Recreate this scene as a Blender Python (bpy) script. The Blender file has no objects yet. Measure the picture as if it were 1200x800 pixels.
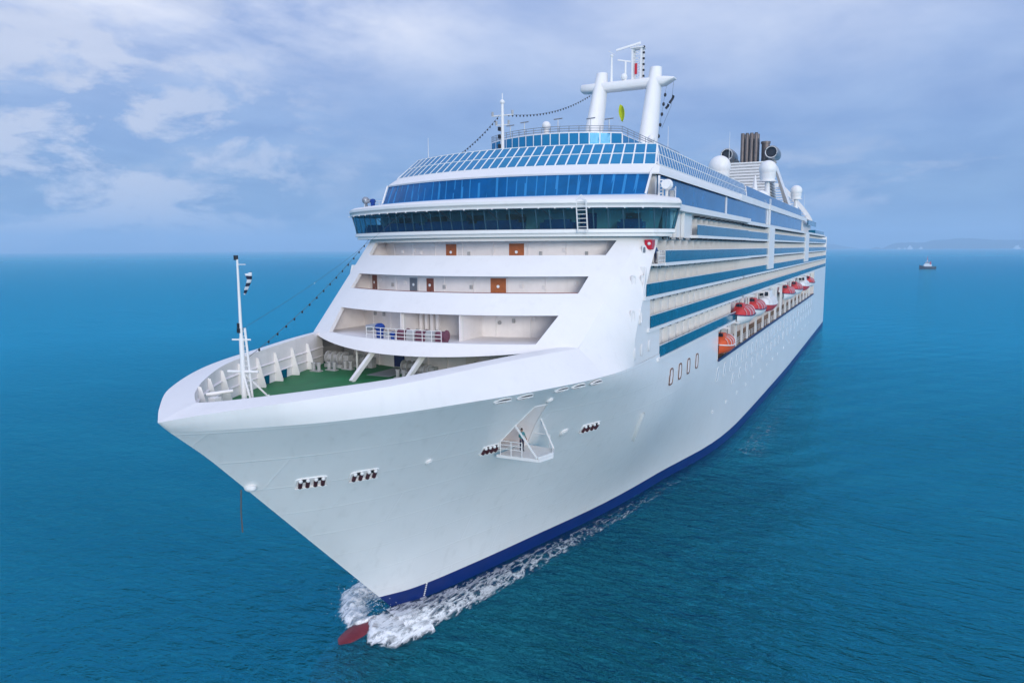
import bpy, bmesh, math, random
from mathutils import Vector, Matrix
random.seed(7)
R = math.radians
scene = bpy.context.scene

# ------------------------------------------------------------------ camera
# X = port side of the ship, Y = aft, Z = up; origin at the stem on the waterline
cam_d = bpy.data.cameras.new("camera")
cam = bpy.data.objects.new("camera", cam_d)
scene.collection.objects.link(cam)
yaw, pitch, roll = 0.4691, 0.1279, -0.0055
F = Vector((-math.sin(yaw) * math.cos(pitch), math.cos(yaw) * math.cos(pitch), -math.sin(pitch)))
Rr = Vector((math.cos(yaw), math.sin(yaw), 0)); Uu = Rr.cross(F)
R2 = Rr * math.cos(roll) + Uu * math.sin(roll)
U2 = -Rr * math.sin(roll) + Uu * math.cos(roll)
M = Matrix((R2, U2, -F)).transposed().to_4x4()
M.translation = Vector((34.1512, -45.3162, 28.8768))
cam.matrix_world = M
cam_d.sensor_width = 36.0
cam_d.lens = 850.0 / 1200.0 * 36.0
cam_d.clip_start = 0.5
cam_d.clip_end = 60000
scene.camera = cam

# ------------------------------------------------------------------ world
SUN_EL, SUN_AZ = R(9), R(140)          # azimuth clockwise from +Y; the veiled sun is low behind the camera
world = bpy.data.worlds.new("World"); scene.world = world
world.use_nodes = True
nt = world.node_tree; nt.nodes.clear()
N = nt.nodes.new; L = nt.links.new
out = N("ShaderNodeOutputWorld"); bg = N("ShaderNodeBackground"); bg.inputs[1].default_value = 0.1
sky = N("ShaderNodeTexSky"); sky.sky_type = 'NISHITA'; sky.sun_disc = False
sky.sun_elevation = SUN_EL; sky.sun_rotation = SUN_AZ
sky.air_density = 1.0; sky.dust_density = 1.0; sky.ozone_density = 2.0
tc = N("ShaderNodeTexCoord")
sep = N("ShaderNodeSeparateXYZ"); L(tc.outputs["Generated"], sep.inputs[0])
def mth(op, a, b=None, c=None, clamp=False):
    n = N("ShaderNodeMath"); n.operation = op; n.use_clamp = clamp
    for i, v in enumerate((a, b, c)):
        if v is None: continue
        if isinstance(v, (int, float)): n.inputs[i].default_value = v
        else: L(v, n.inputs[i])
    return n.outputs[0]
zc = mth('MAXIMUM', sep.outputs[2], 0.0)
den = mth('ADD', zc, 0.13)
px = mth('DIVIDE', sep.outputs[0], den); py = mth('DIVIDE', sep.outputs[1], den)
comb = N("ShaderNodeCombineXYZ"); L(px, comb.inputs[0]); L(py, comb.inputs[1])
def wnoise(scale, detail, rough, vec, off=(0, 0, 0), sc=(1, 1, 1)):
    mp = N("ShaderNodeMapping"); mp.inputs["Location"].default_value = off; mp.inputs["Scale"].default_value = sc
    L(vec, mp.inputs[0])
    n = N("ShaderNodeTexNoise"); n.inputs["Scale"].default_value = scale; n.inputs["Detail"].default_value = detail
    n.inputs["Roughness"].default_value = rough; n.inputs["Distortion"].default_value = 0.25
    L(mp.outputs[0], n.inputs[0]); return n.outputs[0]
def ramp(v, stops):
    n = N("ShaderNodeValToRGB"); e = n.color_ramp.elements
    while len(e) < len(stops): e.new(0.5)
    for el, (p, c) in zip(e, stops):
        el.position = p; el.color = c if len(c) == 4 else (*c, 1)
    L(v, n.inputs[0]); return n.outputs[0]
def mixc(f, a, b, mode='MIX'):
    n = N("ShaderNodeMix"); n.data_type = 'RGBA'; n.blend_type = mode
    if isinstance(f, (int, float)): n.inputs[0].default_value = f
    else: L(f, n.inputs[0])
    for i, v in ((6, a), (7, b)):
        if isinstance(v, tuple): n.inputs[i].default_value = (*v, 1)
        else: L(v, n.inputs[i])
    return n.outputs[2]
# layered overcast: a deep slate-blue base under a paler, brighter upper deck of cloud
big = wnoise(0.55, 6, 0.55, comb.outputs[0], (3.1, 1.7, 0), (1, 1, 1))
mid = wnoise(1.5, 7, 0.6, comb.outputs[0], (8.3, 4.2, 1.3), (1.0, 0.8, 1))
lowv = wnoise(7.0, 6, 0.6, tc.outputs["Generated"], (0.3, 0.1, 0.0), (1, 1, 3.2))
grad = ramp(sep.outputs[2], [(0.0, (0.135, 0.275, 0.475)), (0.05, (0.175, 0.305, 0.535)), (0.13, (0.235, 0.365, 0.63)), (0.30, (0.38, 0.48, 0.73)), (0.6, (0.52, 0.62, 0.90)), (1.0, (0.50, 0.60, 0.88))])
mask = ramp(big, [(0.45, (0, 0, 0)), (0.66, (1, 1, 1))])
hi = ramp(sep.outputs[2], [(0.15, (0, 0, 0)), (0.33, (1, 1, 1))])
mk = mixc(1.0, mask, hi, 'MULTIPLY')
c1 = mixc(mk, grad, (0.70, 0.76, 0.88))
dk = ramp(mid, [(0.34, (0.78, 0.84, 0.93)), (0.66, (1.18, 1.15, 1.08))])
c2 = mixc(1.0, c1, dk, 'MULTIPLY')
# low bank of paler cumulus above the horizon
bank_h = ramp(sep.outputs[2], [(0.012, (0, 0, 0)), (0.06, (1, 1, 1)), (0.10, (1, 1, 1)), (0.155, (0, 0, 0))])
bank_n = ramp(lowv, [(0.50, (0, 0, 0)), (0.64, (1, 1, 1))])
bk = mixc(1.0, bank_h, bank_n, 'MULTIPLY')
c3 = mixc(bk, c2, (0.40, 0.49, 0.68))
def toward(d, lo, hi_):
    n = N("ShaderNodeVectorMath"); n.operation = 'DOT_PRODUCT'; L(tc.outputs["Generated"], n.inputs[0]); n.inputs[1].default_value = d
    return ramp(n.outputs["Value"], [(lo, (0, 0, 0)), (hi_, (1, 1, 1))])
# a thick bright cumulus head low on the left and a thin bright veil high on the left
cum = wnoise(9.0, 8, 0.62, tc.outputs["Generated"], (1.3, 0.7, 0.2), (1, 1, 2.2))
cm = mixc(1.0, toward((-0.853, 0.514, 0.085), 0.93, 0.995), ramp(cum, [(0.46, (0, 0, 0)), (0.56, (1, 1, 1))]), 'MULTIPLY')
c3 = mixc(cm, c3, (0.56, 0.62, 0.76))
hi2 = ramp(sep.outputs[2], [(0.19, (0, 0, 0)), (0.28, (1, 1, 1))])
veil = mixc(1.0, mixc(1.0, hi2, toward((-0.70, 0.655, 0.33), 0.955, 0.998), 'MULTIPLY'), ramp(mid, [(0.36, (0.1, 0.1, 0.1)), (0.60, (1, 1, 1))]), 'MULTIPLY')
c3 = mixc(veil, c3, (0.80, 0.84, 0.93))
# brighter cloud behind the camera, where the veiled sun stands
dotv = N("ShaderNodeVectorMath"); dotv.operation = 'DOT_PRODUCT'
L(tc.outputs["Generated"], dotv.inputs[0])
dotv.inputs[1].default_value = (math.sin(SUN_AZ) * math.cos(SUN_EL), math.cos(SUN_AZ) * math.cos(SUN_EL), math.sin(SUN_EL))
glow = ramp(dotv.outputs["Value"], [(0.0, (1, 1, 1)), (1.0, (2.3, 2.05, 1.75))])
c4 = mixc(1.0, c3, glow, 'MULTIPLY')
c5 = mixc(1.0, c4, (8.5, 8.3, 8.5), 'MULTIPLY')
fin = mixc(0.93, sky.outputs[0], c5)
L(fin, bg.inputs[0]); L(bg.outputs[0], out.inputs[0])

sun_d = bpy.data.lights.new("sun", 'SUN'); sun_d.energy = 1.9; sun_d.angle = R(20); sun_d.color = (1.0, 0.95, 0.88)
sun = bpy.data.objects.new("sun", sun_d); scene.collection.objects.link(sun)
sd = Vector((math.sin(SUN_AZ) * math.cos(SUN_EL), math.cos(SUN_AZ) * math.cos(SUN_EL), math.sin(SUN_EL)))
sun.rotation_euler = sd.to_track_quat('Z', 'Y').to_euler()
sun.location = sd * 200

scene.view_settings.view_transform = 'Standard'
scene.view_settings.look = 'None'
scene.view_settings.exposure = 0.42
scene.view_settings.gamma = 1.0
scene.view_settings.use_curve_mapping = False
scene.render.engine = 'CYCLES'

# ------------------------------------------------------------------ materials
def srgb(r, g, b):
    f = lambda c: (c / 255 / 12.92) if c / 255 <= 0.04045 else ((c / 255 + 0.055) / 1.055) ** 2.4
    return (f(r), f(g), f(b))
def mat(name, col, rough=0.5, spec=0.5, metal=0.0, var=0.06, vscale=0.6, bump=0.0, bscale=8.0, streak=0.0, alpha=None, trans=0.0, coat=0.0, stint=None):
    m = bpy.data.materials.new(name); m.use_nodes = True
    t = m.node_tree; b = t.nodes["Principled BSDF"]
    b.inputs["Roughness"].default_value = rough
    b.inputs["Specular IOR Level"].default_value = spec
    b.inputs["Metallic"].default_value = metal
    b.inputs["Coat Weight"].default_value = coat
    if stint: b.inputs["Specular Tint"].default_value = (*stint, 1)
    co = t.nodes.new("ShaderNodeTexCoord")
    n = t.nodes.new("ShaderNodeTexNoise"); n.inputs["Scale"].default_value = vscale; n.inputs["Detail"].default_value = 6; n.inputs["Roughness"].default_value = 0.65
    t.links.new(co.outputs["Object"], n.inputs[0])
    rp = t.nodes.new("ShaderNodeValToRGB"); e = rp.color_ramp.elements
    lo = tuple(max(0, c * (1 - var)) for c in col); hi_ = tuple(min(1, c * (1 + var * 0.6)) for c in col)
    e[0].position = 0.3; e[0].color = (*lo, 1); e[1].position = 0.7; e[1].color = (*hi_, 1)
    t.links.new(n.outputs[0], rp.inputs[0]); last = rp.outputs[0]
    if streak > 0:      # faint weathering runs down the paint
        mp = t.nodes.new("ShaderNodeMapping"); mp.inputs["Scale"].default_value = (1.6, 1.6, 0.07)
        t.links.new(co.outputs["Object"], mp.inputs[0])
        n2 = t.nodes.new("ShaderNodeTexNoise"); n2.inputs["Scale"].default_value = 1.0; n2.inputs["Detail"].default_value = 5
        t.links.new(mp.outputs[0], n2.inputs[0])
        r2 = t.nodes.new("ShaderNodeValToRGB"); r2.color_ramp.elements[0].position = 0.55; r2.color_ramp.elements[1].position = 0.8
        r2.color_ramp.elements[0].color = (0, 0, 0, 1); r2.color_ramp.elements[1].color = (streak, streak, streak, 1)
        t.links.new(n2.outputs[0], r2.inputs[0])
        mx = t.nodes.new("ShaderNodeMix"); mx.data_type = 'RGBA'
        t.links.new(r2.outputs[0], mx.inputs[0]); t.links.new(last, mx.inputs[6]); mx.inputs[7].default_value = (0.42, 0.40, 0.36, 1)
        last = mx.outputs[2]
    t.links.new(last, b.inputs["Base Color"])
    if bump > 0:
        n3 = t.nodes.new("ShaderNodeTexNoise"); n3.inputs["Scale"].default_value = bscale; n3.inputs["Detail"].default_value = 4
        t.links.new(co.outputs["Object"], n3.inputs[0])
        bp = t.nodes.new("ShaderNodeBump"); bp.inputs["Strength"].default_value = bump; bp.inputs["Distance"].default_value = 0.1
        t.links.new(n3.outputs[0], bp.inputs["Height"]); t.links.new(bp.outputs[0], b.inputs["Normal"])
    if alpha is not None: b.inputs["Alpha"].default_value = alpha
    b.inputs["Transmission Weight"].default_value = trans
    return m
MT = {}
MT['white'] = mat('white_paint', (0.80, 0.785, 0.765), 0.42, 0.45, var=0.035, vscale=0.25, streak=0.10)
def add_plates(m):
    t = m.node_tree; b = t.nodes["Principled BSDF"]; co = t.nodes.new("ShaderNodeTexCoord"); sp = t.nodes.new("ShaderNodeSeparateXYZ"); t.links.new(co.outputs["Object"], sp.inputs[0])
    cb = t.nodes.new("ShaderNodeCombineXYZ"); t.links.new(sp.outputs[1], cb.inputs[0]); t.links.new(sp.outputs[2], cb.inputs[1])
    br = t.nodes.new("ShaderNodeTexBrick"); br.inputs["Scale"].default_value = 1.0; br.inputs["Brick Width"].default_value = 9.0; br.inputs["Row Height"].default_value = 2.35; br.inputs["Mortar Size"].default_value = 0.085; br.inputs["Mortar Smooth"].default_value = 1.0
    br.inputs["Color1"].default_value = (.5, .5, .5, 1); br.inputs["Color2"].default_value = (.46, .46, .46, 1); br.inputs["Mortar"].default_value = (1, 1, 1, 1); t.links.new(cb.outputs[0], br.inputs[0])
    old = b.inputs["Normal"].links[0].from_node
    bp = t.nodes.new("ShaderNodeBump"); bp.inputs["Strength"].default_value = 0.36; bp.inputs["Distance"].default_value = 0.05; t.links.new(br.outputs["Color"], bp.inputs["Height"]); t.links.new(old.outputs[0], bp.inputs["Normal"]); t.links.new(bp.outputs[0], b.inputs["Normal"])
MT['hull'] = mat('hull_paint_lifted', (0.87, 0.855, 0.83), 0.30, 0.5, var=0.045, vscale=0.12, bump=0.03, bscale=0.35, streak=0.16, coat=0.15)  # same white paint, base colour raised to replace missing light under the flare
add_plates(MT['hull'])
MT['cream'] = mat('cream_paint', (0.86, 0.82, 0.81), 0.55, 0.3, var=0.06, vscale=0.8, streak=0.12)
MT['beige'] = mat('beige_paint', (0.78, 0.71, 0.64), 0.6, 0.3, var=0.1, vscale=0.8, streak=0.2)
MT['boot'] = mat('boot_top_blue', (0.002, 0.022, 0.16), 0.4, 0.3, var=0.15, vscale=0.5)
MT['red'] = mat('antifouling_red', (0.21, 0.020, 0.034), 0.5, 0.4, var=0.3, vscale=1.0)
MT['green'] = mat('green_deck', (0.015, 0.165, 0.05), 0.6, 0.3, var=0.25, vscale=0.5, bump=0.05)
MT['deck'] = mat('grey_deck', (0.30, 0.31, 0.34), 0.7, 0.3, var=0.15, vscale=0.7)
MT['teak'] = mat('teak_deck', (0.30, 0.19, 0.11), 0.7, 0.3, var=0.25, vscale=0.9)
MT['lounge'] = mat('blue_tinted_glass', (0.0, 0.075, 0.245), 0.05, 0.8, var=0.35, vscale=0.35, bump=0.015, bscale=0.8, stint=(0.15, 0.6, 1.0))
MT['sideglass'] = mat('blue_side_glass', (0.002, 0.12, 0.30), 0.12, 0.5, var=0.25, vscale=0.3, bump=0.02, bscale=0.7, stint=(0.2, 0.65, 1.0))
MT['mullion'] = mat('blue_mullion', (0.012, 0.19, 0.46), 0.4, 0.3)
MT['teal'] = mat('teal_railing_glass', (0.0, 0.115, 0.20), 0.12, 0.5, var=0.3, vscale=0.5, bump=0.01, bscale=0.8, stint=(0.1, 0.7, 0.95))
MT['wood'] = mat('varnished_door', (0.42, 0.12, 0.03), 0.45, 0.4, var=0.2, vscale=3)
MT['wood2'] = mat('brown_door', (0.24, 0.07, 0.04), 0.5, 0.4, var=0.2, vscale=3)
MT['greydoor'] = mat('grey_door', (0.17, 0.19, 0.23), 0.5, 0.4)
MT['dark'] = mat('black_fitting', (0.012, 0.014, 0.022), 0.5, 0.4, var=0.3)
MT['brownroll'] = mat('roller_brown', (0.085, 0.022, 0.028), 0.5, 0.4, var=0.4, vscale=4)
MT['steel'] = mat('grey_steel', (0.30, 0.32, 0.35), 0.42, 0.5, metal=0.6, var=0.2, vscale=1.0)
MT['machine'] = mat('machinery_grey', (0.42, 0.42, 0.42), 0.6, 0.4, var=0.3, vscale=2.0)
MT['stack'] = mat('exhaust_bronze', (0.17, 0.135, 0.12), 0.5, 0.5, metal=0.4, var=0.3, vscale=0.6)
MT['navy'] = mat('navy_paint', (0.012, 0.02, 0.10), 0.45, 0.4, var=0.2)
MT['cover'] = mat('blue_canvas', (0.012, 0.05, 0.26), 0.8, 0.2, var=0.3, vscale=3)
MT['orange'] = mat('orange_paint', (0.72, 0.10, 0.015), 0.4, 0.4, var=0.12, vscale=1.0)
MT['redboat'] = mat('red_canopy', (0.62, 0.035, 0.03), 0.42, 0.4, var=0.14, vscale=1.0)
MT['black_glass'] = mat('dark_window', (0.01, 0.015, 0.025), 0.08, 0.7)
MT['glintglass'] = mat('painted_glint_glass', (0.95, 0.96, 0.98), 0.06, 0.9, var=0.05, coat=0.6)  # white base colour paints bright glints onto the panes
MT['rust'] = mat('rusty_frame', (0.20, 0.10, 0.06), 0.6, 0.3, var=0.3, vscale=4)
MT['purple'] = mat('maroon_machine', (0.16, 0.05, 0.08), 0.55, 0.4, var=0.4, vscale=3)
MT['flag'] = mat('yellow_green_cloth', (0.42, 0.50, 0.01), 0.8, 0.2, var=0.15, vscale=2)
MT['lamp_red'] = mat('red_lamp_glass', (0.55, 0.005, 0.02), 0.3, 0.5)
MT['rope'] = mat('grey_rope', (0.10, 0.10, 0.10), 0.8, 0.2)
MT['cloud_white'] = mat('far_white', (0.75, 0.77, 0.8), 0.6, 0.3)
MT['hill'] = mat('far_woodland', (0.035, 0.06, 0.045), 0.9, 0.1, var=0.4, vscale=0.004)
MT['tugblack'] = mat('tug_hull_black', (0.012, 0.014, 0.02), 0.5, 0.4)

def glassy(name, tint, tr, rough=0.03, refl=1.0, diff=0.5):
    """window glass one can look through: tinted straight-through light mixed with a clear reflection"""
    m = bpy.data.materials.new(name); m.use_nodes = True; t = m.node_tree; t.nodes.clear()
    o = t.nodes.new("ShaderNodeOutputMaterial")
    tb = t.nodes.new("ShaderNodeBsdfTransparent"); tb.inputs[0].default_value = (*tint, 1)
    pb = t.nodes.new("ShaderNodeBsdfPrincipled"); pb.inputs["Base Color"].default_value = (*tuple(c * diff for c in tint), 1)
    pb.inputs["Specular Tint"].default_value = (.35, .75, 1, 1); pb.inputs["Roughness"].default_value = rough; pb.inputs["Specular IOR Level"].default_value = refl
    co = t.nodes.new("ShaderNodeTexCoord"); n = t.nodes.new("ShaderNodeTexNoise"); n.inputs["Scale"].default_value = 0.9
    t.links.new(co.outputs["Object"], n.inputs[0])
    bp = t.nodes.new("ShaderNodeBump"); bp.inputs["Strength"].default_value = 0.02; t.links.new(n.outputs[0], bp.inputs["Height"]); t.links.new(bp.outputs[0], pb.inputs["Normal"])
    mx = t.nodes.new("ShaderNodeMixShader"); mx.inputs[0].default_value = 1 - tr
    t.links.new(tb.outputs[0], mx.inputs[1]); t.links.new(pb.outputs[0], mx.inputs[2]); t.links.new(mx.outputs[0], o.inputs[0])
    return m
MT['bridgeglass'] = glassy('bridge_glass', (0.50, 0.76, 0.84), 0.84, refl=0.9, diff=0.10)
MT['screen'] = glassy('blue_windscreen_glass', (0.05, 0.50, 0.86), 0.38, refl=0.6, diff=0.55)

# ------------------------------------------------------------------ mesh builder
class MB:
    def __init__(s): s.v = []; s.f = []; s.m = []; s.mi = 0
    def add(s, vs, fs, mi=None):
        b = len(s.v); s.v += [tuple(x) for x in vs]
        for f in fs: s.f.append(tuple(b + i for i in f)); s.m.append(s.mi if mi is None else mi)
        return s
    def poly(s, pts, mi=None): return s.add(pts, [tuple(range(len(pts)))], mi)
    def grid(s, rows, mi=None, close=False):
        n = len(rows[0]); vs = [p for r in rows for p in r]; fs = []
        for i in range(len(rows) - 1):
            for j in range(n - 1 + (1 if close else 0)):
                k = (j + 1) % n
                fs.append((i * n + j, i * n + k, (i + 1) * n + k, (i + 1) * n + j))
        return s.add(vs, fs, mi)
    def box(s, a, b, mi=None):
        (x0, y0, z0), (x1, y1, z1) = a, b
        vs = [(x0, y0, z0), (x1, y0, z0), (x1, y1, z0), (x0, y1, z0), (x0, y0, z1), (x1, y0, z1), (x1, y1, z1), (x0, y1, z1)]
        return s.add(vs, [(0, 3, 2, 1), (4, 5, 6, 7), (0, 1, 5, 4), (1, 2, 6, 5), (2, 3, 7, 6), (3, 0, 4, 7)], mi)
    def beam(s, p, q, w, d=None, mi=None, up=(0, 0, 1)):
        """rectangular bar from p to q, w wide (sideways), d deep"""
        d = d or w; p = Vector(p); q = Vector(q); a = (q - p).normalized(); u = Vector(up)
        if abs(a.dot(u)) > 0.98: u = Vector((0, 1, 0))
        x = a.cross(u).normalized() * w / 2; y = x.cross(a).normalized() * d / 2
        vs = [c + sx * x + sy * y for c in (p, q) for sx, sy in ((-1, -1), (1, -1), (1, 1), (-1, 1))]
        return s.add(vs, [(0, 1, 2, 3), (7, 6, 5, 4), (0, 4, 5, 1), (1, 5, 6, 2), (2, 6, 7, 3), (3, 7, 4, 0)], mi)
    def tube(s, pts, r, n=8, mi=None, caps=True, r2=None):
        pts = [Vector(p) for p in pts]; rows = []
        for i, p in enumerate(pts):
            a = (pts[min(i + 1, len(pts) - 1)] - pts[max(i - 1, 0)]).normalized()
            u = Vector((0, 0, 1)) if abs(a.z) < 0.9 else Vector((1, 0, 0))
            x = a.cross(u).normalized(); y = x.cross(a)
            rr = r if r2 is None else r + (r2 - r) * i / (len(pts) - 1)
            rows.append([p + rr * (math.cos(t) * x + math.sin(t) * y) for t in (2 * math.pi * k / n for k in range(n))])
        s.grid(rows, mi, True)
        if caps: s.poly(rows[0][::-1], mi); s.poly(rows[-1], mi)
        return s
    def sphere(s, c, r, nu=16, nv=10, sc=(1, 1, 1), mi=None, v0=-0.5, v1=0.5):
        rows = []
        for i in range(nv + 1):
            ph = math.pi * (v0 + (v1 - v0) * i / nv)
            rows.append([(c[0] + r * sc[0] * math.cos(ph) * math.cos(t), c[1] + r * sc[1] * math.cos(ph) * math.sin(t), c[2] + r * sc[2] * math.sin(ph)) for t in (2 * math.pi * k / nu for k in range(nu))])
        return s.grid(rows, mi, True)
    def prism(s, pts, off, mi=None):
        o = Vector(off); a = [Vector(p) for p in pts]; b = [p + o for p in a]; n = len(a)
        s.add(a + b, [tuple(range(n))[::-1], tuple(range(n, 2 * n))] + [(i, (i + 1) % n, n + (i + 1) % n, n + i) for i in range(n)], mi)
        return s
    def slab(s, quad, th, mi=None):
        a, b, c, d = [Vector(p) for p in quad]; nrm = (b - a).cross(d - a).normalized() * th
        return s.prism(quad, nrm, mi)
    def build(s, name, mats, parent=None, smooth=False, label=None, sharp=None):
        me = bpy.data.meshes.new(name); me.from_pydata(s.v, [], s.f); me.update()
        if any(s.m): me.polygons.foreach_set("material_index", s.m)
        bm = bmesh.new(); bm.from_mesh(me); bmesh.ops.remove_doubles(bm, verts=bm.verts, dist=0.0008)
        bmesh.ops.recalc_face_normals(bm, faces=bm.faces)
        if smooth:
            an = R(sharp if sharp else 40)
            for f in bm.faces: f.smooth = True
            for e in bm.edges:
                if len(e.link_faces) == 2 and e.calc_face_angle(0) > an: e.smooth = False
        bm.to_mesh(me); bm.free()
        if not isinstance(mats, (list, tuple)): mats = [mats]
        for mm in mats: me.materials.append(MT[mm] if isinstance(mm, str) else mm)
        o = bpy.data.objects.new(name, me); scene.collection.objects.link(o)
        if parent is not None: o.parent = parent; o.matrix_parent_inverse = parent.matrix_world.inverted()
        if label: o["label"] = label
        return o
def thing(name, label, cat, loc=(0, 0, 0), rz=0.0, group=None, kind=None):
    o = bpy.data.objects.new(name, None); scene.collection.objects.link(o)
    o.location = loc; o.rotation_euler = (0, 0, rz); o["label"] = label; o["category"] = cat
    if group: o["group"] = group
    if kind: o["kind"] = kind
    bpy.context.view_layer.update()
    return o
def tag(o, label, cat=None, group=None, kind=None):
    o["label"] = label
    if cat: o["category"] = cat
    if group: o["group"] = group
    if kind: o["kind"] = kind
    return o
def pchip(tab):
    xs = [p[0] for p in tab]; ys = [p[1] for p in tab]; n = len(xs)
    h = [xs[i + 1] - xs[i] for i in range(n - 1)]; dl = [(ys[i + 1] - ys[i]) / h[i] for i in range(n - 1)]
    m = [dl[0]] + [0.0 if dl[i - 1] * dl[i] <= 0 else 2 * dl[i - 1] * dl[i] / (dl[i - 1] + dl[i]) for i in range(1, n - 1)] + [dl[-1]]
    def f(x):
        if x <= xs[0]: return ys[0]
        if x >= xs[-1]: return ys[-1]
        i = 0
        while x > xs[i + 1]: i += 1
        t = (x - xs[i]) / h[i]; t2 = t * t; t3 = t2 * t
        return (2 * t3 - 3 * t2 + 1) * ys[i] + (t3 - 2 * t2 + t) * h[i] * m[i] + (-2 * t3 + 3 * t2) * ys[i + 1] + (t3 - t2) * h[i] * m[i + 1]
    return f
def lin(a, b, t): return a + (b - a) * t
def frange(a, b, n): return [a + (b - a) * i / n for i in range(n + 1)]

# ------------------------------------------------------------------ sea
def water_material():
    m = bpy.data.materials.new("sea_water"); m.use_nodes = True; t = m.node_tree; b = t.nodes["Principled BSDF"]
    n_ = t.nodes.new; l_ = t.links.new
    tc_ = n_("ShaderNodeTexCoord")
    ln = n_("ShaderNodeVectorMath"); ln.operation = 'LENGTH'; l_(tc_.outputs["Object"], ln.inputs[0])
    def noise(scale, detail, rough, sc=(1, 1, 1), rot=0.0, dist=0.0):
        mp = n_("ShaderNodeMapping"); mp.inputs["Scale"].default_value = sc; mp.inputs["Rotation"].default_value = (0, 0, rot)
        l_(tc_.outputs["Object"], mp.inputs[0])
        x = n_("ShaderNodeTexNoise"); x.inputs["Scale"].default_value = scale; x.inputs["Detail"].default_value = detail
        x.inputs["Roughness"].default_value = rough; x.inputs["Distortion"].default_value = dist
        l_(mp.outputs[0], x.inputs[0]); return x.outputs[0]
    def mr(v, a, b_, c, d):
        x = n_("ShaderNodeMapRange"); x.inputs[1].default_value = a; x.inputs[2].default_value = b_; x.inputs[3].default_value = c; x.inputs[4].default_value = d
        l_(v, x.inputs[0]); return x.outputs[0]
    def mm(op, a, b_):
        x = n_("ShaderNodeMath"); x.operation = op
        for i, v in enumerate((a, b_)):
            if isinstance(v, (int, float)): x.inputs[i].default_value = v
            else: l_(v, x.inputs[i])
        return x.outputs[0]
    # base colour: deep teal that drifts slowly between bluer and greener water
    c = noise(0.012, 5, 0.55, (1, 1.6, 1), 0.4)
    rp = n_("ShaderNodeValToRGB"); e = rp.color_ramp.elements
    e[0].position = 0.30; e[0].color = (0.0, 0.044, 0.052, 1); e[1].position = 0.72; e[1].color = (0.0, 0.072, 0.108, 1)
    l_(c, rp.inputs[0]); l_(rp.outputs[0], b.inputs["Base Color"])
    b.inputs["IOR"].default_value = 1.333
    l_(mr(ln.outputs["Value"], 40, 2500, 0.06, 0.28), b.inputs["Roughness"]); b.inputs["Specular IOR Level"].default_value = 0.0
    # waves: long swell, wind chop lying across the ship, fine ripples; gusts vary the chop
    sw = noise(0.045, 3, 0.5, (1, 2.0, 1), 0.45)
    ch = noise(0.30, 4, 0.6, (1, 2.2, 1), 0.35, 0.4)
    rpn = noise(1.15, 4, 0.65, (1, 1.9, 1), 0.25, 0.5)
    gust = mr(noise(0.02, 3, 0.5, (1, 1.5, 1), 0.9), 0.35, 0.65, 0.55, 1.25)
    h = mm('ADD', mm('MULTIPLY', sw, 1.6), mm('MULTIPLY', gust, mm('ADD', mm('MULTIPLY', ch, 1.05), mm('MULTIPLY', rpn, 0.34))))
    # diverging ship waves on the port side, dying out with distance
    mpw = n_("ShaderNodeMapping"); mpw.inputs["Rotation"].default_value = (0, 0, 0.62); l_(tc_.outputs["Object"], mpw.inputs[0])
    wv = n_("ShaderNodeTexWave"); wv.inputs["Scale"].default_value = 0.045; wv.inputs["Distortion"].default_value = 5.0; wv.inputs["Detail"].default_value = 2.0; wv.inputs["Detail Scale"].default_value = 0.6; l_(mpw.outputs[0], wv.inputs[0])
    spx = n_("ShaderNodeSeparateXYZ"); l_(tc_.outputs["Object"], spx.inputs[0])
    msk = mm('MULTIPLY', mr(spx.outputs[0], 14, 26, 0, 1), mr(spx.outputs[0], 40, 130, 1, 0))
    msk = mm('MULTIPLY', msk, mr(spx.outputs[1], 10, 40, 0, 1))
    h = mm('ADD', h, mm('MULTIPLY', msk, mm('MULTIPLY', wv.outputs["Fac"], 0.35)))
    bp = n_("ShaderNodeBump"); bp.inputs["Distance"].default_value = 1.0
    l_(mr(ln.outputs["Value"], 60, 1800, 0.95, 0.10), bp.inputs["Strength"])
    l_(h, bp.inputs["Height"]); l_(bp.outputs[0], b.inputs["Normal"])
    # sky mirrored in the faces of the waves, with the sea's own blue-green tint, over the body colour; a little light passes through
    gl = n_("ShaderNodeBsdfGlossy"); gl.inputs["Color"].default_value = (0.05, 0.63, 0.86, 1); l_(bp.outputs[0], gl.inputs["Normal"])
    l_(mr(ln.outputs["Value"], 40, 2500, 0.06, 0.28), gl.inputs["Roughness"])
    fr = n_("ShaderNodeFresnel"); fr.inputs["IOR"].default_value = 1.333; l_(bp.outputs[0], fr.inputs["Normal"])
    m1 = n_("ShaderNodeMixShader"); l_(mm('MULTIPLY', fr.outputs[0], mr(ln.outputs["Value"], 40, 300, 0.52, 1.2)), m1.inputs[0]); l_(b.outputs[0], m1.inputs[1]); l_(gl.outputs[0], m1.inputs[2])
    tr = n_("ShaderNodeBsdfTransparent"); tr.inputs[0].default_value = (0.55, 0.85, 0.92, 1)
    m2 = n_("ShaderNodeMixShader"); m2.inputs[0].default_value = 0.26; l_(m1.outputs[0], m2.inputs[1]); l_(tr.outputs[0], m2.inputs[2])
    l_(m2.outputs[0], t.nodes["Material Output"].inputs["Surface"])
    return m
MT['water'] = water_material()
rad = [0, 30, 80, 200, 500, 1200, 3000, 6000, 10400]
wb = MB()
rows = [[(r * math.cos(t), r * math.sin(t), 0) for t in (2 * math.pi * k / 96 for k in range(96))] for r in rad[1:]]
wb.grid(rows, close=True); wb.poly([(p[0], p[1], 0) for p in rows[0]])
w = wb.build("sea_water", 'water'); w["kind"] = "structure"; w["label"] = "teal blue open sea with small wind ripples"

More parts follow.
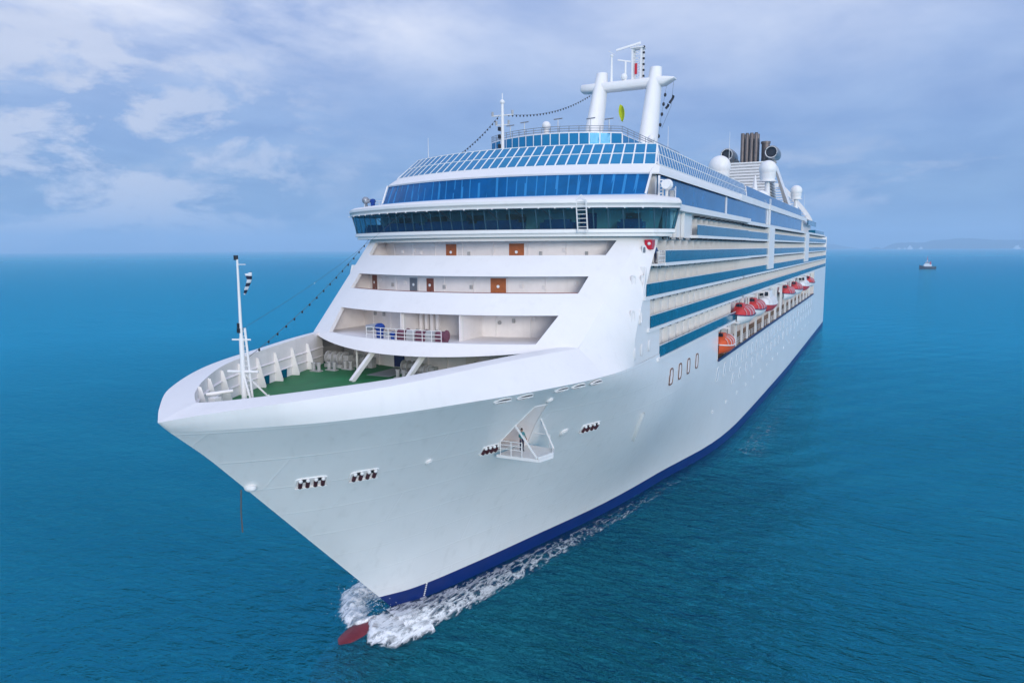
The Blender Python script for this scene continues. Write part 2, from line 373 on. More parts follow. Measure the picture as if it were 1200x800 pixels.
MT['seabed'] = mat('deep_green_silt', (0.0, 0.05, 0.06), 0.9, 0.1, var=0.2, vscale=0.02)
g = MB(); g.grid([[(r * math.cos(t), r * math.sin(t), -9.0) for t in (2 * math.pi * k / 48 for k in range(48))] for r in (1, 300, 3000, 10400)], close=True)
o = g.build("seabed", 'seabed'); o["kind"] = "structure"; o["label"] = "dim seabed under the teal water"
# ------------------------------------------------------------------ hull form
H0 = pchip([(0, 0), (2.5, 1.5), (8.3, 3.4), (17.6, 5.9), (26.2, 8.15), (33.6, 9.7), (42.8, 11.3), (48.6, 12.5), (55.4, 13.8), (63, 14.7), (72, 15.2), (100, 15.7), (140, 16.1), (300, 16.1)])
H1 = pchip([(0, 0), (0.7, 1.0), (2.5, 3.1), (5.1, 5.75), (9, 8.5), (13.2, 10.6), (19.3, 13.3), (25.2, 15.2), (30, 16.0), (34, 16.1), (300, 16.1)])
ZK = 19.0
def stem(z): return -z if z < 17 else -17 - (z - 17) * 1.15
def hull(Y, z):
    d = Y - stem(z)
    if d <= 0: return 0.0
    q = max(0.0, min(1.0, (Y - 4) / 22)); a = H0(d); b = H1(d)
    t = max(0.0, min(1.0, z / (ZK - 2.5 * q)))
    return a + (b - a) * ((1 - q) * t * t + q * t * t * (3 - 2 * t))
def hn(Y, z):
    """outward normal of the port hull"""
    p = Vector((hull(Y, z), Y, z)); dy = Vector((hull(Y + .05, z), Y + .05, z)) - p; dz = Vector((hull(Y, z + .05), Y, z + .05)) - p
    return dy.cross(dz).normalized()
SHIP = thing("cruise_ship", "huge white cruise ship with blue glass decks, bow towards the viewer", "cruise ship")
YEND = 244.0
PO = (1.75, 5.2, 13.6, 17.4)          # opening of the boarding platform (Y0, Y1, z0, z1)
zs = sorted(set([-2.5, -1, 0, 0.8, 1.48, 2.5, 3.6, 5, 6.5, 8, 9.5, 11, 12.3, 13.6, 14.6, 15.6, 16.5, 17.4, 18.35, 19.0]))
ys = [1.75, 2.9, 4.0, 5.2, 6.6, 8, 9.5, 11, 12.5, 14.5, 16.5, 18.7, 20.9, 24, 27, 30, 33, 36, 39, 42, 45, 48.6, 52, 56, 60, 65, 70, 76, 84, 95, 110, 130, 155, 180, 195, 215, 232, 244]
fan = [0, .06, .14, .25, .38, .53, .68, .84]
def hull_rows(sg):
    rows = []
    SHF = {1: .33, 2: .66, 3: 1.0, 4: .75, 5: .5, 6: .3, 7: .15}
    for z in zs:
        sh_ = -2.2 * max(0.0, min(1.0, (z - 13.6) / 3.8)) if sg == 1 else 0.0
        zc_ = max(z, 0.0); y0 = stem(zc_); r = []
        for w_ in fan:
            y = lin(y0, ys[0], w_); r.append((sg * hull(y, zc_), y, z))
        for kk, y in enumerate(ys):
            y = y + sh_ * SHF.get(kk, 0.0); r.append((sg * hull(y, zc_), y, z))
        rows.append(r)
    return rows
hb = MB()
for sg in (1, -1):
    rows = hull_rows(sg)
    for i in range(len(zs) - 1):
        for j in range(len(rows[0]) - 1):
            z0, z1 = zs[i], zs[i + 1]; k = j - len(fan)
            if k >= 0 and sg == 1:
                y0, y1 = ys[k], ys[k + 1]
                if 0 <= k < 3 and z0 >= PO[2] - .01 and z1 <= PO[3] + .01: continue
                if y0 >= 20.8 and z0 >= 18.3: continue
                if y0 >= 48.5 and y1 <= 195.1 and z0 >= 14.55: continue
            hb.add([rows[i][j], rows[i][j + 1], rows[i + 1][j + 1], rows[i + 1][j]], [(0, 1, 2, 3)], 1 if z1 <= 1.49 else 0)
hb.poly([(-16.1, YEND, -2.5), (16.1, YEND, -2.5), (16.1, YEND, 19), (-16.1, YEND, 19)])
hb.poly([(16.1, 195, 18.35), (16.1, YEND, 18.35), (16.1, YEND, 21.4), (16.1, 195, 21.4)])
# plating abaft the slanting jamb of the boarding opening
def jamb(z): return lin(5.2, 3.0, (z - 13.6) / 3.8)
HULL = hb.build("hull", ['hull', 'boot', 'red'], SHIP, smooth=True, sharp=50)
# bulbous bow just awash
bb = MB(); rows = []
for i in range(15):
    t = i / 14; y = -9.6 + 11.5 * t; r = 2.3 * math.sin(math.pi * min(0.5, 0.012 + t * 0.9)) ** 0.6
    rows.append([(r * .95 * math.cos(a), y, -1.84 - 0.9 * t * t + r * math.sin(a)) for a in (2 * math.pi * k / 20 for k in range(20))])
bb.grid(rows, close=True); bb.poly(rows[0][::-1])
bb.build("bulbous_bow", 'red', HULL, smooth=True)
# draught marks beside the stem
dm = MB()
for i in range(7):
    z = 0.25 + i * 0.2; y = 2.45 - i * .03
    p = Vector((hull(y, z), y, z)) + hn(y, z) * .02
    dm.box(p - Vector((.03, .07, .05)), p + Vector((.03, .07, .05)))
dm.build("draught_mark", 'white', HULL)
# boarding platform pocket
pk = MB(); y0, y1, z0, z1 = PO
def hp(y, z, dx=0.0): return (hull(y, z) + dx, y, z)
dpt = 4.2
zl = [13.6, 14.6, 15.6, 16.5, 17.4]; yl = [1.75, 2.9, 4.0, 5.2]
bx = 6.4
pk.poly([hp(y0, z) for z in zl] + [(bx, y0, z1), (bx, y0, z0)])
pk.poly([hp(jamb(z), z, -.02) for z in zl] + [(bx, jamb(z1), z1), (bx, y1, z0)])
pk.poly([hp(y, z1) for y in (1.75, 2.2, 2.6, 3.0)] + [(bx, 3.0, z1), (bx, y0, z1)])
pk.poly([hp(y, z0) for y in yl] + [(bx, y1, z0), (bx, y0, z0)])
pk.poly([(bx, y0, z0), (bx, y1, z0), (bx, y1, z1), (bx, y0, z1)])
for y in frange(2.3, 4.7, 4): pk.box((bx, y - .05, z0), (bx + .12, y + .05, z1))
pk.build("boarding_recess", 'cream', HULL)
fr = MB()
for (ya, za, yb_, zb) in ((y0, z0, y0, z1), (y1, z0, 3.0, z1), (y0, z1, 3.0, z1)):
    for i in range(6):
        a = lin(ya, yb_, i / 6), lin(za, zb, i / 6); b = lin(ya, yb_, (i + 1) / 6), lin(za, zb, (i + 1) / 6)
        fr.beam(Vector(hp(*a)) + hn(*a) * .02, Vector(hp(*b)) + hn(*b) * .02, .06)
fr.build("door_frame", 'white', HULL)
pf = MB()   # the fold-down platform itself
deckp = [(9.0, 1.6, 13.45), (12.5, 1.75, 13.45), (12.95, 3.3, 13.45), (12.3, 4.9, 13.45), (9.6, 5.2, 13.45)]
pf.prism(deckp, (0, 0, -.22))
pl = pf.build("boarding_platform", 'white', SHIP)
pr_ = MB()
pr_.prism([(12.38, 1.75, 13.46), (12.5, 1.75, 13.46), (12.95, 3.3, 13.46), (12.83, 3.3, 13.46)], (0, 0, .2))
pr_.prism([(12.83, 3.3, 13.46), (12.95, 3.3, 13.46), (12.3, 4.9, 13.46), (12.18, 4.9, 13.46)], (0, 0, .2))
for y in (1.72, 5.08):
    pass
pr_.build("toe_board", 'white', pl)
rl = MB()
for x in (9.3, 10.2, 11.1):
    rl.tube([(x, 1.68, 13.45), (x, 1.68, 14.55)], .035, 6)
for z in (13.95, 14.25, 14.55): rl.tube([(9.1, 1.68, z), (11.1, 1.68, z)], .03, 6)
rl.tube([(11.9, 5.0, 13.45), (11.9, 5.0, 14.5)], .035, 6); rl.tube([(9.8, 5.1, 14.5), (11.9, 5.0, 14.5)], .03, 6)
rl.build("hand_rail", 'white', pl)
st = MB()
st.beam((10.25, 1.7, 16.2), (12.3, 1.8, 13.5), .11); st.build("support_stay", 'white', pl)
st = MB(); st.beam((11.3, 4.2, 16.4), (12.45, 4.5, 13.6), .10); st.build("support_stay", 'white', pl)
# roller fairleads (white sill, brown rollers)
def fairlead(y, z, w, name="roller_fairlead"):
    g = MB(); n = hn(y, z); t = (Vector((hull(y + .3, z), y + .3, z)) - Vector((hull(y - .3, z), y - .3, z))).normalized(); u = n.cross(t) * -1
    if u.z < 0: u = -u
    c = Vector((hull(y, z), y, z))
    def P(a, b, d): return c + t * a + u * b + n * d
    # rounded frame
    N_ = 20; ring = []
    for d, k in ((-.02, 1.02), (.05, .99), (.05, .93), (.02, .91)):
        ring.append([P(w / 2 * k * math.copysign(abs(math.cos(a)) ** .35, math.cos(a)), .46 * k * math.copysign(abs(math.sin(a)) ** .35, math.sin(a)), d) for a in (2 * math.pi * i / N_ for i in range(N_))])
    g.grid(ring, 0, True)
    g.slab([P(-w / 2, -.46, .02), P(w / 2, -.46, .02), P(w / 2, -.38, .16), P(-w / 2, -.38, .16)], .04)
    o = g.build(name, ['hull'], SHIP, smooth=True)
    d_ = MB(); d_.poly(ring[-1]); 
    d_.build("fairlead_opening", 'cream', o)
    for k in (-.36, -.12, .14, .38):
        r_ = MB(); r_.tube([P(k * w * .95, -.36, .08), P(k * w * .95, .22, .08)], .135, 10, 0); r_.sphere(P(k * w * .95, .26, .08), .14, 10, 6, mi=1)
        r_.build("roller", ['brownroll', 'white'], o, smooth=True)
    for k in (-.24, .26):
        q = MB(); q.slab([P(k * w * .95 - .14, .1, .05), P(k * w * .95 + .14, .1, .05), P(k * w * .95 + .14, .36, .05), P(k * w * .95 - .14, .36, .05)], .02); q.build("rope_slot", 'dark', o)
for y, z, w in ((-11.45, 14.3, 2.0), (-8.6, 14.22, 2.0), (1.25, 13.95, 1.75), (11.4, 13.8, 2.3)): fairlead(y, z, w)
# slot fairleads under the knuckle
for y in (-2.6, -0.75, 2.7, 4.45, 6.45):
    z = 18.62; n = hn(y, z); g = MB(); h_ = MB()
    pts = []
    for d, k in ((-.03, 1.0), (.05, .98), (.05, .9), (.02, .88)):
        pts.append([Vector(hp(y + .72 * k * math.cos(a), z + .2 * k * math.sin(a) )) + n * d for a in (2 * math.pi * i / 14 for i in range(14))])
    g.grid(pts, close=True)
    o = g.build("slot_fairlead", 'white', SHIP, smooth=True)
    h_.poly(pts[-1]); h_.build("slot_opening", 'dark', o)
    h_ = MB(); h_.beam(pts[2][7], pts[2][0], .09); h_.build("slot_bar", 'white', o)
# round hawse and stabiliser covers
for y, z, r in ((8.46, 13.85, .42), (2.75, 17.75, .3), (-4.17, 14.13, .28)):
    n = hn(y, z); g = MB(); c = Vector(hp(y, z)); g.tube([c - n * .1, c + n * .12], r, 18); g.tube([c + n * .12, c + n * .17], r * .7, 18)
    g.build("hull_plug", 'white', SHIP, smooth=True)
g = MB(); c = Vector(hp(-14.1, 14.35)) if hull(-14.1, 14.35) else Vector((0, -14.2, 14.35))
g.sphere((0.25, -14.15, 14.35), .45, 14, 8, (1.0, .7, .55)); g.build("stem_hawse", 'white', SHIP, smooth=True)
g = MB(); row = []
for k in range(9):
    z = 10.1 + 3.3 * k / 8; y = 21.95 - 1.9 * k / 8; w_ = .52 * math.sin(math.pi * (k + .5) / 9) ** .6; n = hn(y, z)
    row.append([Vector(hp(y - w_, z)) - n * .02, Vector(hp(y - w_ * .5, z)) + n * .2, Vector(hp(y + w_ * .5, z)) + n * .2, Vector(hp(y + w_, z)) - n * .02])
g.grid(row); g.build("hull_fin", 'white', SHIP, smooth=True, sharp=30)
# four tall rusty-edged windows, then rows of small windows aft
def hull_window(y, z, w, h, name, fm, gm, proud=.05, r=.5):
    n = hn(y, z); g = MB(); pts = []; N_ = 16
    for d, k in ((-.03, 1.0), (proud, 1.0), (proud, .80), (.012, .78)):
        pts.append([Vector(hp(y + w / 2 * k * math.copysign(abs(math.cos(a)) ** r, math.cos(a)), z + h / 2 * (1 - (1 - k) * w / h) * math.copysign(abs(math.sin(a)) ** r, math.sin(a)))) + n * d for a in (2 * math.pi * i / N_ for i in range(N_))])
    g.grid(pts, close=True); o = g.build(name, fm, SHIP)
    q = MB(); q.poly(pts[-1]); q.build("window_glass", gm, o)
for y in (25.4, 28.9, 32.6, 36.6): hull_window(y, 16.1, 1.25, 1.75, "hull_window", 'rust', 'cream', .06)
k = 0
for z, h, y_a, y_b, st_ in ((12.4, 2.0, 50, 190, 4.6), (9.9, 1.7, 62, 190, 5.6), (6.9, .5, 52, 190, 7.5)):
    y = y_a
    while y < y_b and k < 97:
        hull_window(y, z, 1.25 if h > 1 else .6, h, "cabin_window", 'white', 'glintglass', .03); y += st_ * (1 if y < 110 else 1.35); k += 1

# ------------------------------------------------------------------ bow bulwark and foredeck
TX = pchip([(-20.0, 0), (-18.6, 1.7), (-15.5, 4.8), (-9, 8.6), (-2, 10.7), (3, 12.25), (7.05, 13.43)])
TZ = pchip([(-20.0, 19.7), (-18.6, 20.0), (-15.5, 20.35), (-9, 20.7), (-2, 20.95), (3, 21.07), (7.05, 21.1)])
IX = pchip([(-17.5, 0), (-16, 1.9), (-13, 4.5), (-9, 7.1), (-6, 8.3), (-2, 9.6), (3, 11.1), (7.05, 12.4)])
DZ = 18.2
def bow_param(n=40): return [i / n for i in range(n + 1)]
def Kp(t):   # knuckle
    y = lin(stem(ZK), 7.05, t ** 1.6); return (hull(y, ZK), y, ZK)
def Tp(t):
    y = lin(-20.0, 7.05, t ** 1.6); return (TX(y), y, TZ(y))
def Ip(t):
    y = lin(-17.5, 7.05, t ** 1.6); return (IX(y), y, TZ(max(y, -17)) + .10)
def mir(p, sg): return (sg * p[0], p[1], p[2])
b = MB()
ts = bow_param()
for sg in (1, -1):
    rows = [[mir(Kp(t), sg) for t in ts]]
    for q in (.33, .66):
        rows.append([mir(tuple(lin(Kp(t)[i], Tp(t)[i], q) + (0.12 * math.sin(math.pi * q) if i == 0 and t > 0 else 0) for i in range(3)), sg) for t in ts])
    rows.append([mir(Tp(t), sg) for t in ts])
    b.grid(rows)
BUL = b.build("bulwark", 'white', SHIP, smooth=True, sharp=60)
b = MB()
for sg in (1, -1): b.grid([[mir(Tp(t), sg) for t in ts], [mir(tuple(lin(Tp(t)[i], Ip(t)[i], .5) + (.05 if i == 2 else 0) for i in range(3)), sg) for t in ts], [mir(Ip(t), sg) for t in ts]])
b.build("bulwark_cap", 'white', BUL, smooth=True, sharp=60)
b = MB()
for sg in (1, -1):
    b.grid([[mir(Ip(t), sg) for t in ts], [mir((Ip(t)[0], Ip(t)[1], Ip(t)[2] - .3), sg) for t in ts], [mir((max(0, Ip(t)[0] - .05), Ip(t)[1], DZ), sg) for t in ts]])
    for zz in (18.95, 19.75):
        b.tube([mir((max(0, Ip(t)[0] - .06), Ip(t)[1] + .02, zz), sg) for t in ts[2:]], .07, 5)
b.build("bulwark_lining", 'cream', BUL)
for sg in (-1, 1):
    for y in (-14.9, -12.6, -10.0, -7.3, -4.6, -1.9, 0.9, 3.7):
        x = IX(y); tx = (IX(y + .2) - IX(y - .2)) / .4; t = Vector((tx, 1, 0)).normalized(); n = Vector((-t.y, t.x, 0))
        g = MB(); p = Vector((x, y, 0))
        prof = [(0.02, 20.55), (.12, 20.55), (.62, 18.5), (.72, DZ), (.02, DZ)]
        pts = [p + n * d + Vector((0, 0, z)) for d, z in prof]
        pts = [mir(tuple(q - t * .02), sg) for q in pts]; off = t * .04
        g.prism(pts, (off.x * sg, off.y, 0))
        g.beam(mir(tuple(p + n * .13 + Vector((0, 0, 20.5))), sg), mir(tuple(p + n * .68 + Vector((0, 0, 18.28))), sg), .15, .05, up=(t.x * sg, t.y, 0))
        g.build("bulwark_stay", 'white', BUL)
b = MB(); half = [(max(0.02, IX(lin(-17.3, 7.05, i / 24))), lin(-17.3, 7.05, i / 24), DZ) for i in range(25)]
b.grid([[(p[0] + .1, p[1], p[2]) for p in half], [(-p[0] - .1, p[1], p[2]) for p in half]])
b.poly([(-13, 7.05, DZ), (13, 7.05, DZ), (13.5, 16, DZ), (-13.5, 16, DZ)])
FD = b.build("foredeck", 'green', SHIP)

# ------------------------------------------------------------------ tower front
def yf(X, z): return 3.2 + 1.16 * (z - 21.4) + .023 * X * X
def xc(z): return 13.45 + .165 * (z - 21.2)
ysd_ = pchip([(19, 12.4), (21, 13.0), (25, 15.6), (27, 17.2), (29.9, 19.9)])
def ysd(z): return ysd_(z)       # where the shoulder meets the ship's side
OP = [(21.39, 23.45, 10.38, 11.14), (25.11, 26.47, 11.9, 12.15), (28.23, 29.5, 12.8, 13.2)]
ZT = 29.9
def fp(x, z, d=0.0): return (x, yf(x, z) + d, z)
b = MB(); NX = 36
def strip(z0, z1, f0=None):
    n = 3 if z1 - z0 > .8 else 2
    rows = []
    for i in range(n + 1):
        t = i / n; r = []
        for s in frange(-1, 1, NX):
            za = f0(s) if f0 else z0
            z = lin(za, z1, t); r.append(fp(s * xc(z), z))
        rows.append(r)
    b.grid(rows)
skz = lambda s: 20.37 + .0042 * (s * 13.4) ** 2
strip(0, 21.39, skz)
rv0 = MB(); rv0.grid([[fp(s * xc(skz(s)), skz(s)) for s in frange(-1, 1, NX)], [fp(s * xc(skz(s)), skz(s), .5) for s in frange(-1, 1, NX)]])
strip(23.45, 25.11); strip(26.47, 28.23); strip(29.5, ZT)
rv = MB()
for z0, z1, xa, xb in OP:
    for sg in (1, -1):
        rows = []
        for i in range(4):
            z = lin(z0, z1, i / 3); xo = lin(xa, xb, i / 3)
            rows.append([fp(sg * lin(xo, xc(z), k / 4), z) for k in range(5)])
        b.grid(rows)
        rv.grid([[fp(sg * lin(xa, xb, i / 3), lin(z0, z1, i / 3), d) for i in range(4)] for d in (0, .55)])
    for z, xo, dd in ((z0, xa, .45), (z1, xb, .55)):
        rv.grid([[fp(s * xo, z, d) for s in frange(-1, 1, NX)] for d in (0, dd)])
    xi = xa  # inner face of the parapet
TOW = b.build("front_bulkhead", 'white', SHIP, smooth=True, sharp=35)
rv.build("opening_reveals", 'white', TOW)["kind"] = "stuff"; rv0.build("lower_lip", 'white', TOW)
b = MB()   # inner parapets
for (z0, z1, xa, xb), zf in zip(OP, (21.2, 23.95, 26.95)):
    if z0 > 22: b.grid([[fp(s * 14, zf, .45 + 1.16 * (z0 - zf)) for s in frange(-1, 1, 16)], [fp(s * 14, z0, .45) for s in frange(-1, 1, 16)]])
b.build("parapet_lining", 'cream', TOW)
# rounded shoulders between front and side
for sg in (1, -1):
    b = MB(); rows = []
    zz = [21.1] + frange(21.6, ZT, 12)
    for z in zz:
        x0, y0 = xc(max(z, 21.1)), yf(xc(max(z, 21.1)), max(z, 21.1)); 
        if z == 21.1: x0, y0 = 13.43, 7.05
        r = []
        for i in range(11):
            t = i / 10
            # quadratic bend with its corner near the side plane
            cx, cy = lin(x0, 16.1, .64), lin(y0, ysd(z), .47)
            r.append((sg * ((1 - t) ** 2 * x0 + 2 * t * (1 - t) * cx + t * t * 16.1), (1 - t) ** 2 * y0 + 2 * t * (1 - t) * cy + t * t * ysd(z), z))
        rows.append(r)
    b.grid(rows)
    low = []
    for i in range(11):
        p = rows[0][i]; y = lin(7.05, ysd(21.1), i / 10); low.append((sg * hull(y, ZK), y, ZK))
    b.grid([low, [tuple(lin(low[i][k], rows[0][i][k], .5) for k in range(3)) for i in range(11)], rows[0]])
    b.build("shoulder_plating", 'white', SHIP, smooth=True, sharp=60)
# decks inside the tower
def arc(fn, xm, n=20): return [(x, fn(x)) for x in frange(-xm, xm, n)]
def arc_plate(mb, z0, z1, fn, xm, yb, n=20):
    pts = arc(fn, xm, n) + [(xm, yb), (-xm, yb)]
    mb.prism([(x, y, z0) for x, y in pts], (0, 0, z1 - z0))
b = MB()
for z0, z1, zf in ((21.0, 21.2, 20.9), (23.62, 23.92, 23.6), (26.65, 26.93, 26.6)):
    arc_plate(b, z0, z1, lambda x, zf=zf: yf(x, zf + .3) + .5, 13.2, 20)
arc_plate(b, 29.62, 29.8, lambda x: yf(x, 29.7) + .5, 14.2, 24)
b.build("tower_deck", 'cream', TOW)
walls = []
for zf, z1, dp, xm in ((21.2, 23.62, 4.2, 12.4), (23.92, 26.65, 2.3, 13.2), (26.93, 29.62, 2.3, 13.8)):
    zr = z1 - .15; fn = (lambda x, zr=zr, dp=dp: yf(x, zr) + dp)
    b = MB(); b.grid([[(x, fn(x), zf) for x in frange(-xm, xm, 24)], [(x, fn(x), z1) for x in frange(-xm, xm, 24)]])
    for sg in (1, -1): b.poly([(sg * xm, yf(xm, zf) + .4, zf), (sg * xm, fn(xm), zf), (sg * xm, fn(xm), z1), (sg * xm, yf(xm, z1) + .4, z1)])
    o = b.build("recess_wall", 'cream', TOW); walls.append((o, fn, zf, z1))
    g = MB()
    for x in frange(-xm + 2, xm - 2, 7): g.box((x - .05, fn(x) - .06, zf), (x + .05, fn(x) + .02, z1))
    g.tube([(x, fn(x) - .05, z1 - .25) for x in frange(-xm, xm, 24)], .035, 5)
    g.build("wall_stiffener", 'cream', o)
    for x in frange(-xm + 2.9, xm - 2.9, 6):
        q = MB(); q.box((x - .14, yf(x, z1) + .75, z1 - .14), (x + .14, yf(x, z1) + .95, z1)); q.build("deck_lamp", 'machine', o)
def door(wall, x, m, w=1.05, h=2.05, label=None):
    o, fn, zf, z1 = wall; sl = (fn(x + .3) - fn(x - .3)) / .6; t = Vector((1, sl, 0)).normalized(); n = Vector((t.y, -t.x, 0))
    c = Vector((x, fn(x), zf)) + n * .05
    g = MB()
    for a, b_ in ((-w / 2 - .06, -w / 2), (w / 2, w / 2 + .06)):
        g.slab([c + t * a, c + t * b_, c + t * b_ + Vector((0, 0, h + .06)), c + t * a + Vector((0, 0, h + .06))], -.06)
    fr_ = g.build("door_casing", 'cream', TOW)
    g = MB(); g.slab([c - t * w / 2, c + t * w / 2, c + t * w / 2 + Vector((0, 0, h)), c - t * w / 2 + Vector((0, 0, h))], -.04)
    d_ = g.build("door", m, TOW, label=label)
    g = MB(); p = c + t * (w * .32) + Vector((0, 0, 1.0)) + n * .08; g.sphere(p, .06, 8, 6); g.build("door_handle", 'steel', d_)
    g = MB(); p = c + Vector((0, 0, 1.58)) + n * .05; g.tube([p, p + n * .03], .14, 12); g.build("door_window", 'glintglass', d_)
door(walls[2], -2.95, 'wood', 1.3, 2.35, "orange-brown varnished door"); door(walls[2], 4.0, 'wood', 1.45, 2.35, "orange-brown varnished door")
door(walls[1], -5.3, 'greydoor', 1.2, 2.2, "dark grey steel door"); door(walls[1], -3.2, 'wood2', .9, 2.2, "red-brown door"); door(walls[1], 3.9, 'wood', 1.45, 2.3, "orange-brown varnished door"); door(walls[1], -11.9, 'wood2', 1.2, 2.3, "red-brown door")
# third opening: pillars, rail, covered lamps and machinery
o, fn, zf, z1 = walls[0]
for x in (-2.75, 3.1):
    g = MB(); g.beam((x, yf(x, 23.4) + .9, 21.2), (x, yf(x, 23.4) + .9, 23.62), .24); g.build("pillar", 'white', TOW)
g = MB(); g.box((3.1, yf(3, 23) + .95, 21.2), (3.2, fn(3), 23.62)); g.build("partition", 'cream', TOW); g = MB(); g.box((-2.85, yf(-2, 23) + 1.1, 21.2), (-2.75, fn(-2), 23.62)); g.build("partition", 'cream', TOW)
for x in (-2.3, -1.7, -1.1, -.5):
    g = MB(); g.beam((x, fn(x) - 1.2, 21.2), (x, fn(x) - 1.2, 23.62), .3); g.build("vent_trunk", 'cream', TOW)
g = MB()
for x in frange(-4.7, 3.0, 9): g.tube([fp(x, 21.39, .2), (x, yf(x, 21.39) + .2, 22.3)], .028, 5)
for dz in (.3, .6, .92): g.tube([(x, yf(x, 21.39) + .2, 21.39 + dz) for x in frange(-4.7, 3.0, 10)], .028, 5)
g.build("guard_rail", 'white', TOW)
def covered_lamp(x, y, z, s=1.0):
    g = MB(); g.tube([(x, y, z), (x, y, z + .9 * s)], .3 * s, 10, r2=.34 * s); g.sphere((x, y, z + 1.05 * s), .45 * s, 12, 8, (1, 1.0, .8))
    o_ = g.build("covered_searchlight", 'cover', SHIP, smooth=True)
    g = MB(); g.tube([(x - .15 * s, y, z + 1.2 * s), (x - 1.15 * s, y - .25, z + .95 * s)], .2 * s, 10, r2=.30 * s); g.build("lamp_barrel", 'steel', o_, smooth=True)
    return o_
covered_lamp(-3.75, yf(-3.7, 21.4) + 1.0, 21.2, 1.0)
covered_lamp(-2.2, yf(-2, 21.4) + .9, 21.2, .55)
for k in range(5):
    x = -1.6 + k * .95; y = yf(x, 21.4) + 1.6
    g = MB(); g.tube([(x - .4, y, 21.75), (x + .4, y, 21.75)], .38, 12); g.box((x - .45, y - .3, 21.2), (x + .45, y + .3, 21.5)); g.tube([(x + .46, y, 21.75), (x + .52, y, 21.75)], .5, 12)
    g.build("winch", ['purple', 'machine'][k % 2], SHIP, smooth=True)
for x in (5.6, 8.4):
    g = MB(); g.box((x - .6, fn(x) - .25, 23.2), (x + .6, fn(x) - .08, 23.34)); g.build("strip_lamp", 'machine', TOW)
g = MB(); g.tube([(4.8, fn(4.8) - .05, 22.45), (4.8, fn(4.8) - .15, 22.45)], .17, 12); g.build("fire_bell", 'machine', TOW)
# shelter under the tower on the foredeck
b = MB(); b.grid([[(x, 7.6 + .02 * x * x, DZ) for x in frange(-13.2, 13.2, 10)], [(x, 7.6 + .02 * x * x, 21.0) for x in frange(-13.2, 13.2, 10)]])
for x in frange(-11, 11, 11): b.box((x - .06, 7.5 + .02 * x * x, DZ), (x + .06, 7.7 + .02 * x * x, 21))
SW = b.build("shelter_wall", 'cream', SHIP)
def sdoor(x, m):
    y = 7.5 + .02 * x * x; g = MB(); g.box((x - .55, y - .06, DZ + .1), (x + .55, y + .02, DZ + 2.1)); d_ = g.build("door", m, SW)
    g = MB(); g.sphere((x + .38, y - .09, DZ + 1.1), .06, 8, 6); g.build("door_handle", 'steel', d_)
sdoor(-4.2, 'navy'); sdoor(-7.6, 'cream'); sdoor(3.4, 'beige')
for (x, y, lean) in ((-3.2, 2.4, .55), (1.75, 2.5, .55)):
    g = MB(); g.beam((x - .5, y - 1.9, DZ), (x, y + .9, 20.75), .34); g.build("raking_pillar", 'white', SHIP)
g = MB(); g.tube([(-6.7, 5.0, DZ), (-6.7, 5.0, 20.7)], .09, 8); g.build("post", 'white', SHIP)
def windlass(x, y, s=1.0, m='machine'):
    g = MB(); g.box((x - 1.1 * s, y - .7 * s, DZ), (x + 1.1 * s, y + .7 * s, DZ + .35 * s)); 
    g.tube([(x - 1.0 * s, y, DZ + .9 * s), (x + 1.0 * s, y, DZ + .9 * s)], .42 * s, 14)
    for dx in (-1.05, -.3, .5, 1.05): g.tube([(x + dx * s - .05, y, DZ + .9 * s), (x + dx * s + .05, y, DZ + .9 * s)], .7 * s, 16)
    g.box((x + 1.15 * s, y - .45 * s, DZ), (x + 1.8 * s, y + .45 * s, DZ + 1.3 * s))
    return g.build("windlass", m, SHIP, smooth=True, sharp=30)
windlass(-9.8, 6.0, .9); windlass(-7.6, 6.9, .7); windlass(.6, 4.4, .75); windlass(-1.6, 5.9, .7); windlass(4.9, 6.0, .75); windlass(8.4, 7.4, .7)
for x, y in ((-8.9, 4.2), (-9.8, 3.2), (-7.9, 5.2), (-.9, 3.4), (.3, 2.6), (4.6, 4.2), (6.6, 5.4)):
    g = MB()
    for d in (-.3, .3): g.tube([(x + d, y, DZ), (x + d, y, DZ + .7)], .16, 10); g.tube([(x + d, y, DZ + .68), (x + d, y, DZ + .76)], .21, 10)
    g.box((x - .55, y - .25, DZ), (x + .55, y + .25, DZ + .1)); g.build("bollard", 'machine', SHIP, smooth=True, sharp=30)
g = MB(); g.box((-4.6, 3.6, DZ), (-2.2, 7.6, DZ + .02)); g.build("deck_plate", 'deck', FD)
for i, y in enumerate((-1.9, .9)):
    x = -IX(y) + .55; g = MB(); g.slab([(x, y - .5 - 1.4, DZ + .05), (x, y + .2 - 1.4, DZ + .05), (x + .05, y + .2 - 1.4, DZ + .75), (x + .05, y - .5 - 1.4, DZ + .75)], .05); g.build("notice_board", 'teal', BUL)
g = MB()   # stair under the port side of the tower
for i in range(8): g.box((6.1 + i * .28, 7.4, 18.5 + i * .3), (6.4 + i * .28, 8.4, 18.56 + i * .3))
g.beam((6.0, 7.4, 18.4), (8.4, 7.4, 21.0), .08, .25); g.beam((6.0, 8.4, 18.4), (8.4, 8.4, 21.0), .08, .25)
g.tube([(6.0, 7.4, 19.3), (8.2, 7.4, 21.0)], .04, 6); g.build("deck_stair", 'machine', SHIP)
# bow pedestal with horizontal arm
g = MB(); g.tube([(-1.9, -14.6, DZ), (-1.9, -14.6, 19.3)], .16, 10); g.box((-2.2, -14.8, 19.2), (-1.65, -14.3, 19.9)); pe = g.build("deck_davit", 'white', SHIP)
g = MB(); g.tube([(-2.5, -14.7, 20.05), (-1.5, -13.5, 20.15)], .11, 10); g.build("davit_arm", 'white', pe)
g = MB()
for d in (-1, 1): g.beam((-1.9, -14.6, 19.2), (-1.9 + .7 * d, -14.3, DZ), .1)
g.build("davit_leg", 'white', pe)
